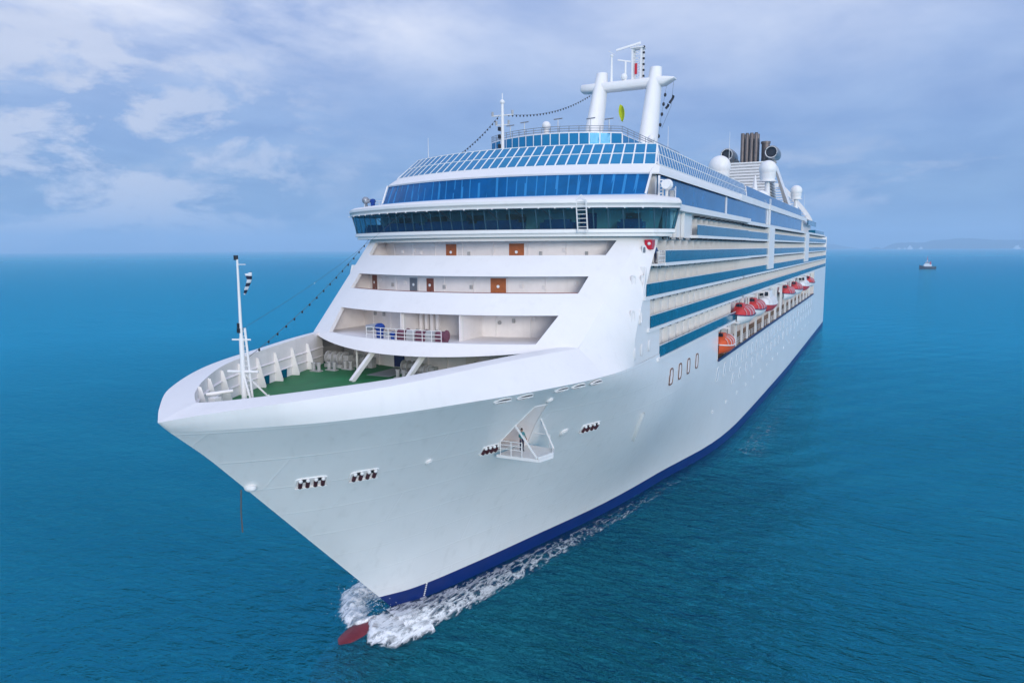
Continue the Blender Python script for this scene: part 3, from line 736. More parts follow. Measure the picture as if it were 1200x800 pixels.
# bow mast
mx, my = 0.0, -14.0
g = MB(); g.tube([(mx, my, DZ), (mx, my, 23.6)], .17, 12, r2=.14); g.tube([(mx, my, 23.6), (mx, my, 28.3)], .10, 10, r2=.06); MS = g.build("bow_mast", 'white', SHIP, smooth=True)
g = MB(); g.tube([(mx + .5, my + .3, DZ), (mx + .22, my + .1, 24.2)], .07, 8); 
for z in frange(18.6, 24.0, 18): g.tube([(mx + lin(.5, .22, (z - 18.2) / 6), my + .2, z), (mx, my, z)], .02, 4)
g.build("mast_ladder", 'white', MS)
g = MB(); g.tube([(-.95, my - .3, 21.55), (.95, my + .3, 21.55)], .08, 8); g.tube([(-.55, my - .2, 23.5), (.55, my + .2, 23.5)], .05, 8); g.tube([(0, my, 28.0), (.55, my + .1, 28.0)], .03, 6); g.build("crosstree", 'white', MS)
for e in ((1.5, my + 2.4), (-1.3, my + 2.2), (1.6, my - .5)):
    g = MB(); g.tube([(mx, my, 21.5), (e[0], e[1], DZ)], .06, 6); g.build("mast_stay", 'white', MS)
for z, r in ((24.05, .17), (24.35, .15), (28.4, .13)):
    g = MB(); g.tube([(mx - .1, my, z - .14), (mx - .1, my, z + .14)], r, 10); g.build("mast_lamp", 'dark', MS)

# ------------------------------------------------------------------ window bands
def glass_band(name, pane_name, bot, top, frame_m, glass_m, w=.10, rails=(0.0, 1.0), th=.05, d=.12, jit=.006, rail_w=None, label=None, parent=None):
    g = MB(); n = len(bot)
    for i in range(n): g.beam(bot[i], top[i], w, d, up=(Vector(bot[min(i + 1, n - 1)]) - Vector(bot[max(0, i - 1)])).normalized())
    for k in rails:
        for i in range(n - 1): g.beam(Vector(bot[i]).lerp(Vector(top[i]), k), Vector(bot[i + 1]).lerp(Vector(top[i + 1]), k), d * .98, rail_w or w)
    fr_ = g.build(name, frame_m, parent or SHIP, label=label)
    ks = sorted(rails)
    for a, b_ in zip(ks, ks[1:]):
        for i in range(n - 1):
            q = MB(); A = Vector(bot[i]).lerp(Vector(top[i]), a); B = Vector(bot[i + 1]).lerp(Vector(top[i + 1]), a); Cc = Vector(bot[i + 1]).lerp(Vector(top[i + 1]), b_); D = Vector(bot[i]).lerp(Vector(top[i]), b_)
            nj = (B - A).cross(D - A).normalized(); q.slab([p_ + nj * random.uniform(-jit, jit) for p_ in (A, B, Cc, D)], th); q.build(pane_name, glass_m, fr_)
    return fr_
# bridge
def yb(x): return 12.35 + .0200 * x * x
def bridge_path(grow=0.0, fwd=0.0, n=28):
    p = [(x, yb(x) - fwd) for x in frange(-16.3, 16.3, n)]
    xt = 17.65 + grow
    e = [(17.05 + grow * .5, lin(yb(16.3) - fwd, 19.3, .45)), (xt - .03, 19.25 - fwd * .5), (xt - .4, 20.6), (xt - .95, 21.9)]
    return [(-x, y) for x, y in e[::-1]] + p + e
bp_ = bridge_path(0, 0); bt_ = bridge_path(.48, .42)
BR = glass_band("bridge_window_frame", "bridge_window", [(x, y, 30.48) for x, y in bp_], [(x, y, 32.3) for x, y in bt_], 'greydoor', 'bridgeglass', .055, (0.0, 1.0), .04, .10, label="dark mullions of the wide wheelhouse windows")
def path_plate(mb, path, z0, z1, yback=24.0, mi=None):
    pts = list(path) + [(path[-1][0], yback), (path[0][0], yback)] if yback else path
    mb.prism([(x, y, z0) for x, y in pts], (0, 0, z1 - z0), mi)
b = MB()
path_plate(b, bridge_path(-.15, .0), 29.86, 30.16, 22.3); path_plate(b, bridge_path(.12, .28), 30.16, 30.47, 22.5)
b.build("bridge_sill", 'white', SHIP)
b = MB()
path_plate(b, bridge_path(.60, .95), 32.31, 32.62, 22.9)
top_o = bridge_path(.66, 1.08); 
b.grid([[(x, y, 32.62) for x, y in bridge_path(.60, .95)], [(x, y, 32.70) for x, y in top_o], [(x, y, 32.95) for x, y in top_o], [(x * .985, y + .45, 33.16) for x, y in top_o]])
inner = [(max(-15.0, min(15.0, x * .84)), max(17.0 + .0145 * min(225, (x * .84) ** 2), 0) + .1, 33.70) for x, y in top_o]
b.grid([[(x * .985, y + .45, 33.16) for x, y in top_o], inner])
for sg in (1, -1): b.poly([(sg * 17.0, 22.2, 33.16), (sg * 15, 20.4, 33.68), (sg * 15, 26, 33.3), (sg * 16.9, 22.9, 33.1)])
b.build("bridge_roof", 'white', SHIP, smooth=True, sharp=25)
b = MB()   # roof edge lamps
for x in frange(-17, 17, 25):
    b.sphere((x, yb(x) - 1.0, 32.27), .07, 8, 5)
b.build("roof_edge_lamps", 'white', SHIP)
b = MB(); b.grid([[(x, yb(x) + 3.9, 30.2) for x in frange(-15.5, 15.5, 12)], [(x, yb(x) + 3.9, 32.3) for x in frange(-16, 16, 12)]]); IW = b.build("bridge_back_wall", 'beige', BR)
for x in (-14, -10.2, -5.4, -.8, 3.4, 7.2, 9.8, 13.4):
    g = MB(); g.slab([(x - 1, yb(x) + 3.7, 30.3), (x + 1, yb(x) + 3.7, 30.3), (x + 1, yb(x) + 3.7, 32), (x - 1, yb(x) + 3.7, 32)], -.05); g.build("wall_panel", ['cover', 'wood2', 'cream', 'wood'][int(x * 7) % 4], IW)
for x, w_ in ((-9, 2.4), (-3, 3.0), (2.5, 2.6), (8, 1.6), (-14.5, 1.2), (14.0, 1.2)):
    g = MB(); g.box((x - w_, yb(x) + 1.5, 30.2), (x + w_, yb(x) + 2.4, 31.15)); g.box((x - w_ * .8, yb(x) + 1.7, 31.15), (x + w_ * .8, yb(x) + 2.0, 31.4)); g.build("bridge_console", 'sideglass', BR)
for x, y in ((-1.2, 2.9), (4.2, 3.0), (-6.5, 3.1)):
    g = MB(); g.box((x - .3, yb(x) + y, 30.9), (x + .3, yb(x) + y + .5, 31.0)); g.box((x - .3, yb(x) + y + .45, 30.9), (x + .3, yb(x) + y + .55, 31.75)); g.tube([(x, yb(x) + y + .2, 30.2), (x, yb(x) + y + .2, 30.9)], .08, 6); g.build("helm_chair", 'dark', BR)
# window-cleaning ladder frame on the bridge front
g = MB(); x = 11.0
for dx in (-.45, .45): g.beam((x + dx, yb(x) - .75, 30.2), (x + dx, yb(x) - 1.25, 32.95), .09)
for z in frange(30.3, 32.8, 7): g.beam((x - .45, yb(x) - .75 - (z - 30.2) * .18, z), (x + .45, yb(x) - .75 - (z - 30.2) * .18, z), .05)
g.beam((x - .45, yb(x) - 1.25, 32.9), (x, yb(x) - 1.2, 33.35), .08); g.beam((x + .45, yb(x) - 1.25, 32.9), (x, yb(x) - 1.2, 33.35), .08)
g.build("window_ladder", 'white', SHIP)
g = MB()
for i in range(9):
    x = -11.5 + i * 2.4; g.tube([(x, yb(x) - 1.0, 32.28), (x + .9, yb(x) - .45, 31.3)], .025, 5)
g.build("window_wipers", 'dark', BR)
# lounge glass
def yl0(x): return 17.0 + .0145 * x * x
def yl1(x): return 17.25 + .0190 * x * x
xs = frange(-14.72, 14.72, 30)
glass_band("lounge_window_frame", "lounge_window", [(x, yl0(x), 33.70) for x in xs], [(x, yl1(x), 35.6) for x in xs], 'mullion', 'lounge', .07, (0., 1.), .03, .24, .022, label="slim blue mullions of the curved lounge glazing")
b = MB()
yw = lambda x: 18.95 + .0187 * x * x
b.grid([[(x, yl1(x) - .12, 35.58) for x in xs], [(x, yl1(x) - .25, 35.72) for x in xs], [(x, yw(x), 36.62) for x in xs]])
for sg in (1, -1):
    b.grid([[(sg * 14.72, yl1(14.72) - .12, 35.58), (sg * 15.4, 22.0, 35.6), (sg * 15.4, 67, 35.6)], [(sg * 14.75, yl1(14.7) - .25, 35.72), (sg * 15.4, 22.0, 35.75), (sg * 15.4, 67, 35.75)], [(sg * 14.72, yw(14.72), 36.62), (sg * 15.0, 23.6, 36.62), (sg * 15.0, 67, 36.62)]])
b.grid([[(x, yl1(x) - .12, 35.58) for x in xs], [(x, yl1(x) + 1.5, 35.58) for x in xs]])
b.build("upper_fascia", 'white', SHIP, smooth=True, sharp=35)
g = MB(); g.beam((14.72, yl0(14.72) - .1, 33.7), (14.85, yl1(14.72) - .1, 35.7), .16); g.beam((-14.72, yl0(14.72) - .1, 33.7), (-14.85, yl1(14.72) - .1, 35.7), .16); g.build("corner_post", 'white', SHIP)
# glass windscreen round the open deck
yg0 = lambda x: yw(x) + .1
yg1 = lambda x: 22.2 + .0200 * x * x
xt = [x * .951 for x in xs]
glass_band("front_windscreen_frame", "windscreen_pane", [(x, yg0(x), 36.62) for x in xs], [(x2, yg1(x2), 38.92) for x2 in xt], 'white', 'screen', .11, (0., .52, 1.), .03, .14)
for sg in (1, -1):
    nn = 46 if sg > 0 else 10; yy = frange(23.3, 73, nn)
    glass_band("side_windscreen_frame", "side_pane", [(sg * 14.98, y, 36.62) for y in yy], [(sg * lin(14.0, 14.3, i / nn), y + (2.8 if i == 0 else 1.6), 38.88 - .3 * i / nn) for i, y in enumerate(yy)], 'white', 'screen', .10, (0., .5, 1.), .03, .12, rail_w=.09)
    yy = frange(73.6, 160, 16)
    glass_band("aft_windscreen_frame", "aft_pane", [(sg * 14.98, y, 36.62) for y in yy], [(sg * 14.7, y + .4, 38.3) for y in yy], 'white', 'sideglass', .07, (0., 1.), .04, .07)
# lounge side glazing, decks above
for sg in (1, -1):
    for y0, y1 in ((23.0, 56.2), (57.0, 95.5), (100, 160)):
        yy = frange(y0, y1, max(4, int((y1 - y0) / 5)))
        glass_band("side_lounge_frame", "side_lounge_window", [(sg * 14.98, y, 33.0) for y in yy], [(sg * 14.98, y, 35.62) for y in yy], 'sideglass', 'sideglass', .03, (0., 1.), .05, .08)
b = MB()
for sg in (1, -1):
    b.box((sg * 14.2 if sg > 0 else -14.9, 22.5, 32.9), (sg * 14.9 if sg > 0 else -14.2, 160, 35.6))
    b.box((min(sg * 14.6, sg * 15.12), 56.25, 32.95), (max(sg * 14.6, sg * 15.12), 56.95, 35.6))
    b.box((min(sg * 14.6, sg * 15.12), 95.55, 32.95), (max(sg * 14.6, sg * 15.12), 99.95, 35.6))
    b.box((min(sg * 14.2, sg * 15.3), 67.05, 35.62), (max(sg * 14.2, sg * 15.3), 172, 36.58))
b.build("upper_side_wall", 'white', SHIP)
b = MB()
b.prism([(-14.8, 23.5, 36.3), (14.8, 23.5, 36.3), (14.8, 185, 36.3), (-14.8, 185, 36.3)], (0, 0, .25)); arc_plate(b, 36.3, 36.55, lambda x: yw(x) + .3, 14.5, 23.6)
b.build("open_deck", 'deck', SHIP)
b = MB()   # overhanging edge of the deck below the lounge
for sg in (1, -1):
    b.prism([(sg * 14.0, 22, 32.35), (sg * 17.1, 22.3, 32.35), (sg * 16.75, 26, 32.35), (sg * 16.75, 67, 32.35), (sg * 14.0, 67, 32.35)], (0, 0, .6))
    b.prism([(sg * 14.0, 67.05, 32.2), (sg * 16.25, 67.05, 32.2), (sg * 16.25, 232, 32.2), (sg * 14.0, 232, 32.2)], (0, 0, .5))
b.prism([(-14, 26, 32.3), (14, 26, 32.3), (14, 232, 32.3), (-14, 232, 32.3)], (0, 0, .3))
b.build("lounge_deck_edge", 'white', SHIP)
for y in (97.6,):
    g = MB()
    for z in frange(33.1, 36.6, 12): g.beam((15.35, y - .6, z), (15.35, y + .6, z), .07)
    for d in (-.65, .65): g.beam((15.35, y + d, 32.8), (15.35, y + d, 37.6), .09)
    g.build("side_ladder", 'white', SHIP)

# sill lines, pipes and small fittings on the terraces
for (z0, z1, xa, xb), zf in zip(OP, (21.2, 23.95, 26.95)):
    if z0 > 22 and z0 < 26:
        g = MB(); g.tube([(x, yf(x, z0) + .5, z0 + .02) for x in frange(-xa + .2, xa - .2, 24)], .035, 5); g.build("sill_rail", 'wood2', TOW)
for wl_, zs_ in ((walls[2], (29.25,)), (walls[1], (26.2,)), (walls[0], (23.2,))):
    o, fn, zf, z1 = wl_
    for x in (-10.4, -8.3, -6.9, -1.2, 1.5, 6.3, 8.2, 10.2):
        g = MB(); k = random.random(); xx = x + random.uniform(-.5, .5)
        g.box((xx - .12, fn(xx) - .16, zf + 1.2 + k * .5), (xx + .12, fn(xx) - .01, zf + 1.55 + k * .5)); g.build("junction_box", 'cream' if k > .25 else 'machine', o)

# ------------------------------------------------------------------ port and starboard balcony decks
DK = [("D", 18.65, 20.9, 64.6), ("C", 21.72, 17.6, 243), ("B", 24.62, 16.3, 243), ("A", 27.5, 20.4, 242), ("U", 30.12, 33.0, 240)]
ndiv = 0
b = MB()
for sg in (1, -1):
    x1 = 14.75 * sg
    b.poly([(x1, 16.5, 18.4), (x1, 243, 18.4), (x1, 243, 29.85), (x1, 20.2, 29.85), (x1, 19, 27.5), (x1, 16.5, 24.3)]); b.poly([(x1, 24, 29.85), (x1, 243, 29.85), (x1, 243, 32.3), (x1, 24, 32.3)])
    b.poly([(x1, 243, 18.4), (16.1 * sg, 243, 21.3), (16.1 * sg, 243, 32.3), (x1, 243, 32.3)])
CW = b.build("cabin_wall", 'white', SHIP)
b = MB(); b.poly([(-16.1, 243.5, 18), (16.1, 243.5, 18), (16.1, 243.5, 32.3), (-16.1, 243.5, 32.3)]); b.build("stern_wall", 'white', SHIP)
cd = MB()
y = 22.2
while y < 240:
    for nm, zf, y0, y1 in DK:
        if y0 + 1 < y < y1 - 3 and y < 150: cd.box((14.76, y + .35, zf + .05), (14.82, y + 1.75, zf + 2.05))
    y += 2.85
cd.build("balcony_doors", 'white', CW)["kind"] = "stuff"
for sg in (1, -1):
    for nm, zf, y0, y1 in DK:
        segs = [(y0, min(y1, 66.0), 16.1 if nm in "DCB" else 16.6)]
        if y1 > 70: segs.append((66.05, y1, 16.1))
        for (ya, ye, X) in segs:
            g = MB(); g.box((min(sg * 14.3, sg * (X + .12)), ya - (.8 if nm in "DCB" else 0.3), zf - .30), (max(sg * 14.3, sg * (X + .12)), ye, zf)); SL = g.build("balcony_slab", 'white', SHIP)
            n = max(1, round((ye - ya) / 15))
            for i in range(n):
                a, e = lin(ya, ye, i / n), lin(ya, ye, (i + 1) / n)
                q = MB(); m_ = max(1, round((e - a) / 2.85)); 
                for k in range(m_): q.box((min(sg * X, sg * (X - .05)), lin(a, e, k / m_) + .025, zf + .005), (max(sg * X, sg * (X - .05)), lin(a, e, (k + 1) / m_) - .025, zf + 1.08))
                q.build("glass_railing", 'teal', SL)
            q = MB(); q.beam((sg * (X - .02), ya, zf + 1.12), (sg * (X - .02), ye, zf + 1.12), .08, .06); q.build("hand_rail", 'white', SL)
            stuff = MB(); y = ya + .02
            nxt = {'D': 21.42, 'C': 24.32, 'B': 27.2, 'A': 29.82, 'U': 32.2}[nm]
            while y < ye - 1:
                if sg == 1 and y < 74 and ndiv < 98:
                    q = MB(); q.box((14.76, y, zf), (X - .75, y + .06, nxt - .28)); q.build("balcony_divider", 'white', SL)
                    q = MB(); q.box((X - .5, y + .95, nxt - .22), (X - .15, y + 1.3, nxt - .01)); q.build("balcony_lamp", 'machine', SL) if ndiv < 60 else None
                    ndiv += 1
                else: stuff.box((min(sg * 14.76, sg * (X - .75)), y, zf), (max(sg * 14.76, sg * (X - .75)), y + .06, nxt - .28))
                y += 2.85
            if stuff.v: stuff.build("balcony_dividers", 'white', SL)["kind"] = "stuff"
            q = MB(); y = ya + 1.2
            while y < ye - 1: q.box((min(sg * (X - .14), sg * (X - .7)), y, nxt - .20), (max(sg * (X - .14), sg * (X - .7)), y + .5, nxt - .005)); y += 2.85
            q.build("gap_shade_blocks", 'dark', SL)["kind"] = "stuff"  # dark blocks stand in for the shaded gaps below the slab above
# solid plating forward of the balconies
for sg in (1, -1):
    b = MB()
    for z0, z1, ya in ((19.0, 21.42, 20.85), (21.42, 24.32, 17.5), (24.32, 27.2, 16.2)):
        ym = ysd(z0)
        b.prism([(sg * 16.06, min(ya - .05, ysd(max(21, z0))), z0), (sg * 16.06, ya, z0), (sg * 16.06, ya, z1), (sg * 16.06, min(ya - .05, ysd(max(21, z1))), z1)], (sg * -.12, 0, 0))
        b.box((min(sg * 14.3, sg * 15.98), ya - .1, z0), (max(sg * 14.3, sg * 15.98), ya, z1 if z0 < 27 else 27.5))
    b.prism([(sg * 16.0, 21.6, 29.8), (sg * 16.0, 33.0, 29.8), (sg * 16.0, 33.0, 32.3), (sg * 16.0, 21.6, 32.3)], (sg * -.1, 0, 0))
    b.box((min(sg * 16.05, sg * 16.5), 22.0, 29.8), (max(sg * 16.05, sg * 16.5), 22.25, 32.3)); b.box((min(sg * 16.05, sg * 16.4), 25, 29.8), (max(sg * 16.05, sg * 16.4), 25.2, 32.3)); b.box((min(sg * 16.05, sg * 16.4), 28, 29.8), (max(sg * 16.05, sg * 16.4), 28.2, 32.3))
    b.build("side_plating", 'white', SHIP)
for sg in (1, -1):
    for ya, ye in ((91, 98), (160, 170)):
        g = MB(); g.box((min(sg * 14.3, sg * 16.3), ya, 24.9), (max(sg * 14.3, sg * 16.3), ye, 32.2)); g.build("side_column", 'white', SHIP)
    g = MB(); g.box((min(sg * 14.3, sg * 16.2), 190, 32.75), (max(sg * 14.3, sg * 16.2), 226, 33.7)); g.build("aft_railing_glass", 'teal', SHIP)
# slits and little windows on the shoulder
def shoulder_window(y, z, w=.36, h=1.1, m='white'):
    x0, y0 = xc(z), yf(xc(z), z); best = None
    for i in range(101):
        t = i / 100; cx, cy = lin(x0, 16.1, .64), lin(y0, ysd(z), .47)
        p = ((1 - t) ** 2 * x0 + 2 * t * (1 - t) * cx + t * t * 16.1, (1 - t) ** 2 * y0 + 2 * t * (1 - t) * cy + t * t * ysd(z))
        if best is None or abs(p[1] - y) < abs(best[0][1] - y):
            d = (2 * (1 - t) * (cx - x0) + 2 * t * (16.1 - cx), 2 * (1 - t) * (cy - y0) + 2 * t * (ysd(z) - cy)); best = (p, d)
    (px_, py_), (dx_, dy_) = best; 
    if y > ysd(z): px_, py_, dx_, dy_ = 16.1, y, 0, 1
    t = Vector((dx_, dy_, 0)).normalized(); n = Vector((t.y, -t.x, 0)); c = Vector((px_, py_, z)); N_ = 14; pts = []
    for d, k in ((-.05, 1.12), (.09, 1.12), (.09, .86), (.03, .82)):
        pts.append([c + t * (w / 2 * k * math.copysign(abs(math.cos(a)) ** .5, math.cos(a))) + Vector((0, 0, h / 2 * k * math.copysign(abs(math.sin(a)) ** .5, math.sin(a)))) + n * d for a in (2 * math.pi * i / N_ for i in range(N_))])
    g = MB(); g.grid(pts, close=True); o = g.build("shoulder_window", 'white', SHIP); g = MB(); g.poly(pts[-1]); g.build("window_glass", m, o)
for y, z in ((14.75, 25.92), (15.73, 25.9), (13.28, 23.04), (14.5, 23.0)): shoulder_window(y, z, .42, 1.1, 'cream')
shoulder_window(17.35, 28.45, .36, 1.1, 'greydoor')
for y, z in ((13.2, 20.0), (15.1, 20.1), (17.4, 20.2)):
    g = MB(); g.sphere((16.1, y, z), .5, 10, 8, (.15, .7, 1.1)); g.build("side_lamp_blister", 'white', SHIP, smooth=True)
g = MB(); g.box((15.35, 17.9, 28.7), (16.0, 18.9, 29.55)); lb = g.build("sidelight_box", 'lamp_red', SHIP, label="red port sidelight screen"); 
g = MB(); g.sphere((15.75, 17.9, 29.2), .15, 10, 6); g.build("sidelight_lens", 'white', lb)
g = MB()
for y in (18.3, 18.95, 19.6, 20.3): g.tube([(16.55, y, 27.45), (16.55, y, 28.55)], .045, 6)
for z in (27.7, 28.1, 28.55): g.tube([(16.55, 18.3, z), (16.55, 20.3, z)], .035, 6)
g.box((15.6, 17.6, 27.25), (16.65, 20.4, 27.42)); g.build("side_gangway_rail", 'white', SHIP)
# ------------------------------------------------------------------ promenade with lifeboats
b = MB()
b.poly([(12.9, 48.6, 14.55), (12.9, 195, 14.55), (12.9, 195, 21.42), (12.9, 48.6, 21.42)])
b.poly([(12.9, 48.6, 14.55), (16.1, 48.6, 14.55), (16.1, 48.6, 18.4), (12.9, 48.6, 18.4)])
b.poly([(12.9, 195, 14.55), (16.1, 195, 14.55), (16.1, 195, 21.4), (12.9, 195, 21.4)])
b.poly([(12.9, 48.6, 18.38), (16.1, 48.6, 18.38), (16.1, 64.6, 18.38), (12.9, 64.6, 18.38)])
b.build("promenade_wall", 'beige', SHIP)
b = MB(); b.box((12.9, 48.6, 14.45), (16.08, 195, 14.56)); b.build("promenade_deck", 'teak', SHIP)
b = MB(); b.box((16.02, 49, 14.25), (16.2, 195, 14.62)); b.build("rubbing_strake", 'navy', SHIP)
y = 57.3
while y < 190:
    g = MB(); g.beam((15.85, y, 14.5), (15.85, y, 18.4 if y < 64 else 21.4), .32 if y < 100 else .4); g.build("promenade_post", 'white', SHIP); y += 5.2 if y < 70 else 8.4
g = MB()
for z in (14.95, 15.3, 15.65): g.tube([(15.9, 54, z), (15.9, 194, z)], .03, 5)
y = 54
while y < 190: g.tube([(15.9, y, 14.5), (15.9, y, 15.65)], .03, 5); y += 2.6
g.build("promenade_rail", 'white', SHIP)
for y in (52.2, 59.5, 72.0, 82.3, 98.0, 103, 114.0, 131.0, 147.5, 165.5, 182.5):
    g = MB(); g.beam((15.9, y, 21.3), (17.0, y, 21.35), .25, .3) if y > 60 else g.beam((15.5, y, 18.3), (16.9, y, 18.3), .2, .25)
    g.beam((15.6, y, 19.5), (16.0, y, 21.3), .3) if y > 60 else None
    g.build("boat_davit", 'white', SHIP)

def boat(name, label, y, z, L_, m_top, m_hull, cabin='plain', sc=.88, group="lifeboats hanging along the promenade", X=16.35):
    t = thing(name, label, "lifeboat", (X, y, z), 0, group)
    def sec(u):          # beam factor along the length
        return max(0.04, (1 - abs(2 * u - 1) ** 3.2))
    rows = []; w = 1.75 * sc; h = 1.5 * sc
    for i in range(17):
        u = i / 16; s = sec(u); yy = y + (u - .5) * L_; sh = .35 * sc * abs(2 * u - 1) ** 2
        rows.append([(X + w * s * cx_, yy * 1.0 + 0, z + h * cz + sh) for cx_, cz in ((-1, 0), (-.93, -.4), (-.62, -.8), (0, -1.0), (.62, -.8), (.93, -.4), (1, 0))])
    g = MB(); g.grid(rows); g.grid([[r[0] for r in rows], [r[6] for r in rows]]); hullp = g.build("boat_hull", m_hull, t, smooth=True, sharp=50)
    g = MB()
    for sgn in (-1, 1): g.tube([(r[0 if sgn < 0 else 6][0] + .02 * sgn, r[0][1], r[0][2]) for r in rows], .10 * sc, 6)
    g.build("fender", 'navy' if m_hull == 'white' else 'white', hullp)
    rows = []
    for i in range(17):
        u = i / 16; s = sec(u) ** .8; yy = y + (u - .5) * L_ * .97; sh = .35 * sc * abs(2 * u - 1) ** 2; hh = 1.45 * sc * min(1, s * 1.15)
        rows.append([(X + w * .95 * s * math.cos(a), yy, z + sh * .9 + .03 + hh * math.sin(a) ** .8) for a in (math.pi * k / 10 for k in range(11))])
    g = MB(); g.grid(rows); can = g.build("canopy", m_top, t, smooth=True, sharp=50)
    # pale stripes over the canopy
    for u in (.16, .3, .5, .7, .84):
        i = u * 16; a, c_ = int(i), i - int(i); g = MB(); rr = []
        for k in range(11):
            p = Vector(rows[a][k]).lerp(Vector(rows[min(16, a + 1)][k]), c_); rr.append(p)
        ctr = Vector((X, rr[0].y, z)); r0 = [p + (p - ctr).normalized() * .035 + Vector((0, -.22 * sc, 0)) for p in rr]; r1 = [p + (p - ctr).normalized() * .035 + Vector((0, .22 * sc, 0)) for p in rr]
        g.grid([r0, r1]); g.build("canopy_stripe", 'white', can)
    g = MB(); yc_ = y - L_ * (.26 if cabin != 'tender' else .1); zc0 = z + 1.15 * sc
    if cabin == 'tender':
        g.prism([(X - 1.1 * sc, yc_ - 2.2, zc0), (X + 1.1 * sc, yc_ - 2.2, zc0), (X + .85 * sc, yc_ - 1.6, zc0 + 1.35 * sc), (X - .85 * sc, yc_ - 1.6, zc0 + 1.35 * sc)], (0, 3.6, 0)); cb = g.build("wheelhouse", 'white', t)
        for (xx, ww) in ((-.45, .6), (.45, .6)):
            q = MB(); q.slab([(X + (xx - ww / 2) * sc, yc_ - 2.16, zc0 + .45), (X + (xx + ww / 2) * sc, yc_ - 2.16, zc0 + .45), (X + (xx + ww / 2) * sc * .9, yc_ - 1.80, zc0 + 1.1), (X + (xx - ww / 2) * sc * .9, yc_ - 1.80, zc0 + 1.1)], .06); q.build("boat_window", 'black_glass', cb)
    else:
        g.prism([(X - .8 * sc, yc_ - .9, zc0), (X + .8 * sc, yc_ - .9, zc0), (X + .55 * sc, yc_ - .6, zc0 + .95 * sc), (X - .55 * sc, yc_ - .6, zc0 + .95 * sc)], (0, 1.8 * sc, 0)); cb = g.build("helm_dome", m_top, t)
        q = MB(); q.slab([(X - .5 * sc, yc_ - .86, zc0 + .35), (X + .5 * sc, yc_ - .86, zc0 + .35), (X + .42 * sc, yc_ - .68, zc0 + .75), (X - .42 * sc, yc_ - .68, zc0 + .75)], .05); q.build("boat_window", 'black_glass', cb)
    for d in (-.33, .33):
        q = MB(); q.tube([(X, y + d * L_, z + 1.4 * sc), (X, y + d * L_, 21.2 if z > 17 else 18.3)], .05, 6); q.build("fall_wire", 'rope', t)
    return t
boat("rescue_boat", "orange rescue boat, lowest and farthest forward, at the promenade's front end", 52.4, 16.15, 7.0, 'orange', 'orange', sc=.78, X=16.1)
boat("lifeboat", "first full-size lifeboat behind the orange rescue boat, red canopy with white stripes over white hull", 65.3, 19.0, 10.6, 'redboat', 'white')
boat("lifeboat", "red and white lifeboat between the foremost striped lifeboat and the white-topped tender", 76.8, 19.0, 10.6, 'redboat', 'white')
boat("tender_boat", "white-topped tender with wheelhouse hanging behind the two front red lifeboats", 89.8, 18.9, 13.4, 'white', 'redboat', 'tender', .95)
boat("lifeboat", "red and white lifeboat right behind the empty davit gap", 121.5, 18.9, 12.5, 'redboat', 'white')
boat("lifeboat", "red and white lifeboat in the far group, just ahead of the far tender", 138.5, 18.9, 12.5, 'redboat', 'white')
boat("tender_boat", "far white-topped tender between small red lifeboats near the stern", 156, 18.9, 13, 'white', 'redboat', 'tender', .92)
boat("lifeboat", "farthest red and white lifeboat, last one before the stern", 173.5, 18.9, 12.5, 'redboat', 'white')

# ------------------------------------------------------------------ top decks
# raised horseshoe deck with its own glass
def ya(x): return 29.6 + .052 * x * x
xs2 = frange(-8.1, 8.1, 16)
path = [(x, ya(x)) for x in xs2]
b = MB(); b.prism([(x, y + .3, 36.6) for x, y in path] + [(7.9, 62, 36.6), (-7.9, 62, 36.6)], (0, 0, 2.7)); b.build("raised_house", 'white', SHIP)
b = MB(); b.prism([(x * 1.02, y - .15, 39.32) for x, y in path] + [(8.2, 62, 39.32), (-8.2, 62, 39.32)], (0, 0, .3)); b.build("raised_deck", 'white', SHIP)
glass_band("upper_glass_frame", "upper_glass_pane", [(x * .93, y + .45, 37.3) for x, y in path], [(x * .93, y + .45, 39.28) for x, y in path], 'white', 'lounge', .1, (0., 1.), .04, .6)
glass_band("raised_screen_frame", "raised_screen_pane", [(x, y, 39.62) for x, y in path], [(x, y, 41.3) for x, y in path], 'white', 'screen', .1, (0., 1.), .04, .1)
for sg in (1, -1):
    yy = frange(ya(8.1) + .05, 58, 12)
    glass_band("raised_side_frame", "raised_side_pane", [(sg * 8.15, y, 39.62) for y in yy], [(sg * 8.0, y + .4, 41.2) for y in yy], 'white', 'screen', .09, (0., 1.), .04, .09)
g = MB(); full = [(-8.1, 58)] + path + [(8.1, 58)]
for z in (41.5, 41.75, 42.0): g.tube([(x, y, z) for x, y in full], .035, 5)
for x, y in path: g.tube([(x, y, 41.3), (x, y, 42.0)], .04, 5)
for yy in frange(35, 58, 10):
    for sg in (1, -1): g.tube([(sg * 8.1, yy, 41.2), (sg * 8.1, yy, 42.0)], .04, 5)
g.build("top_rail", 'steel', SHIP)
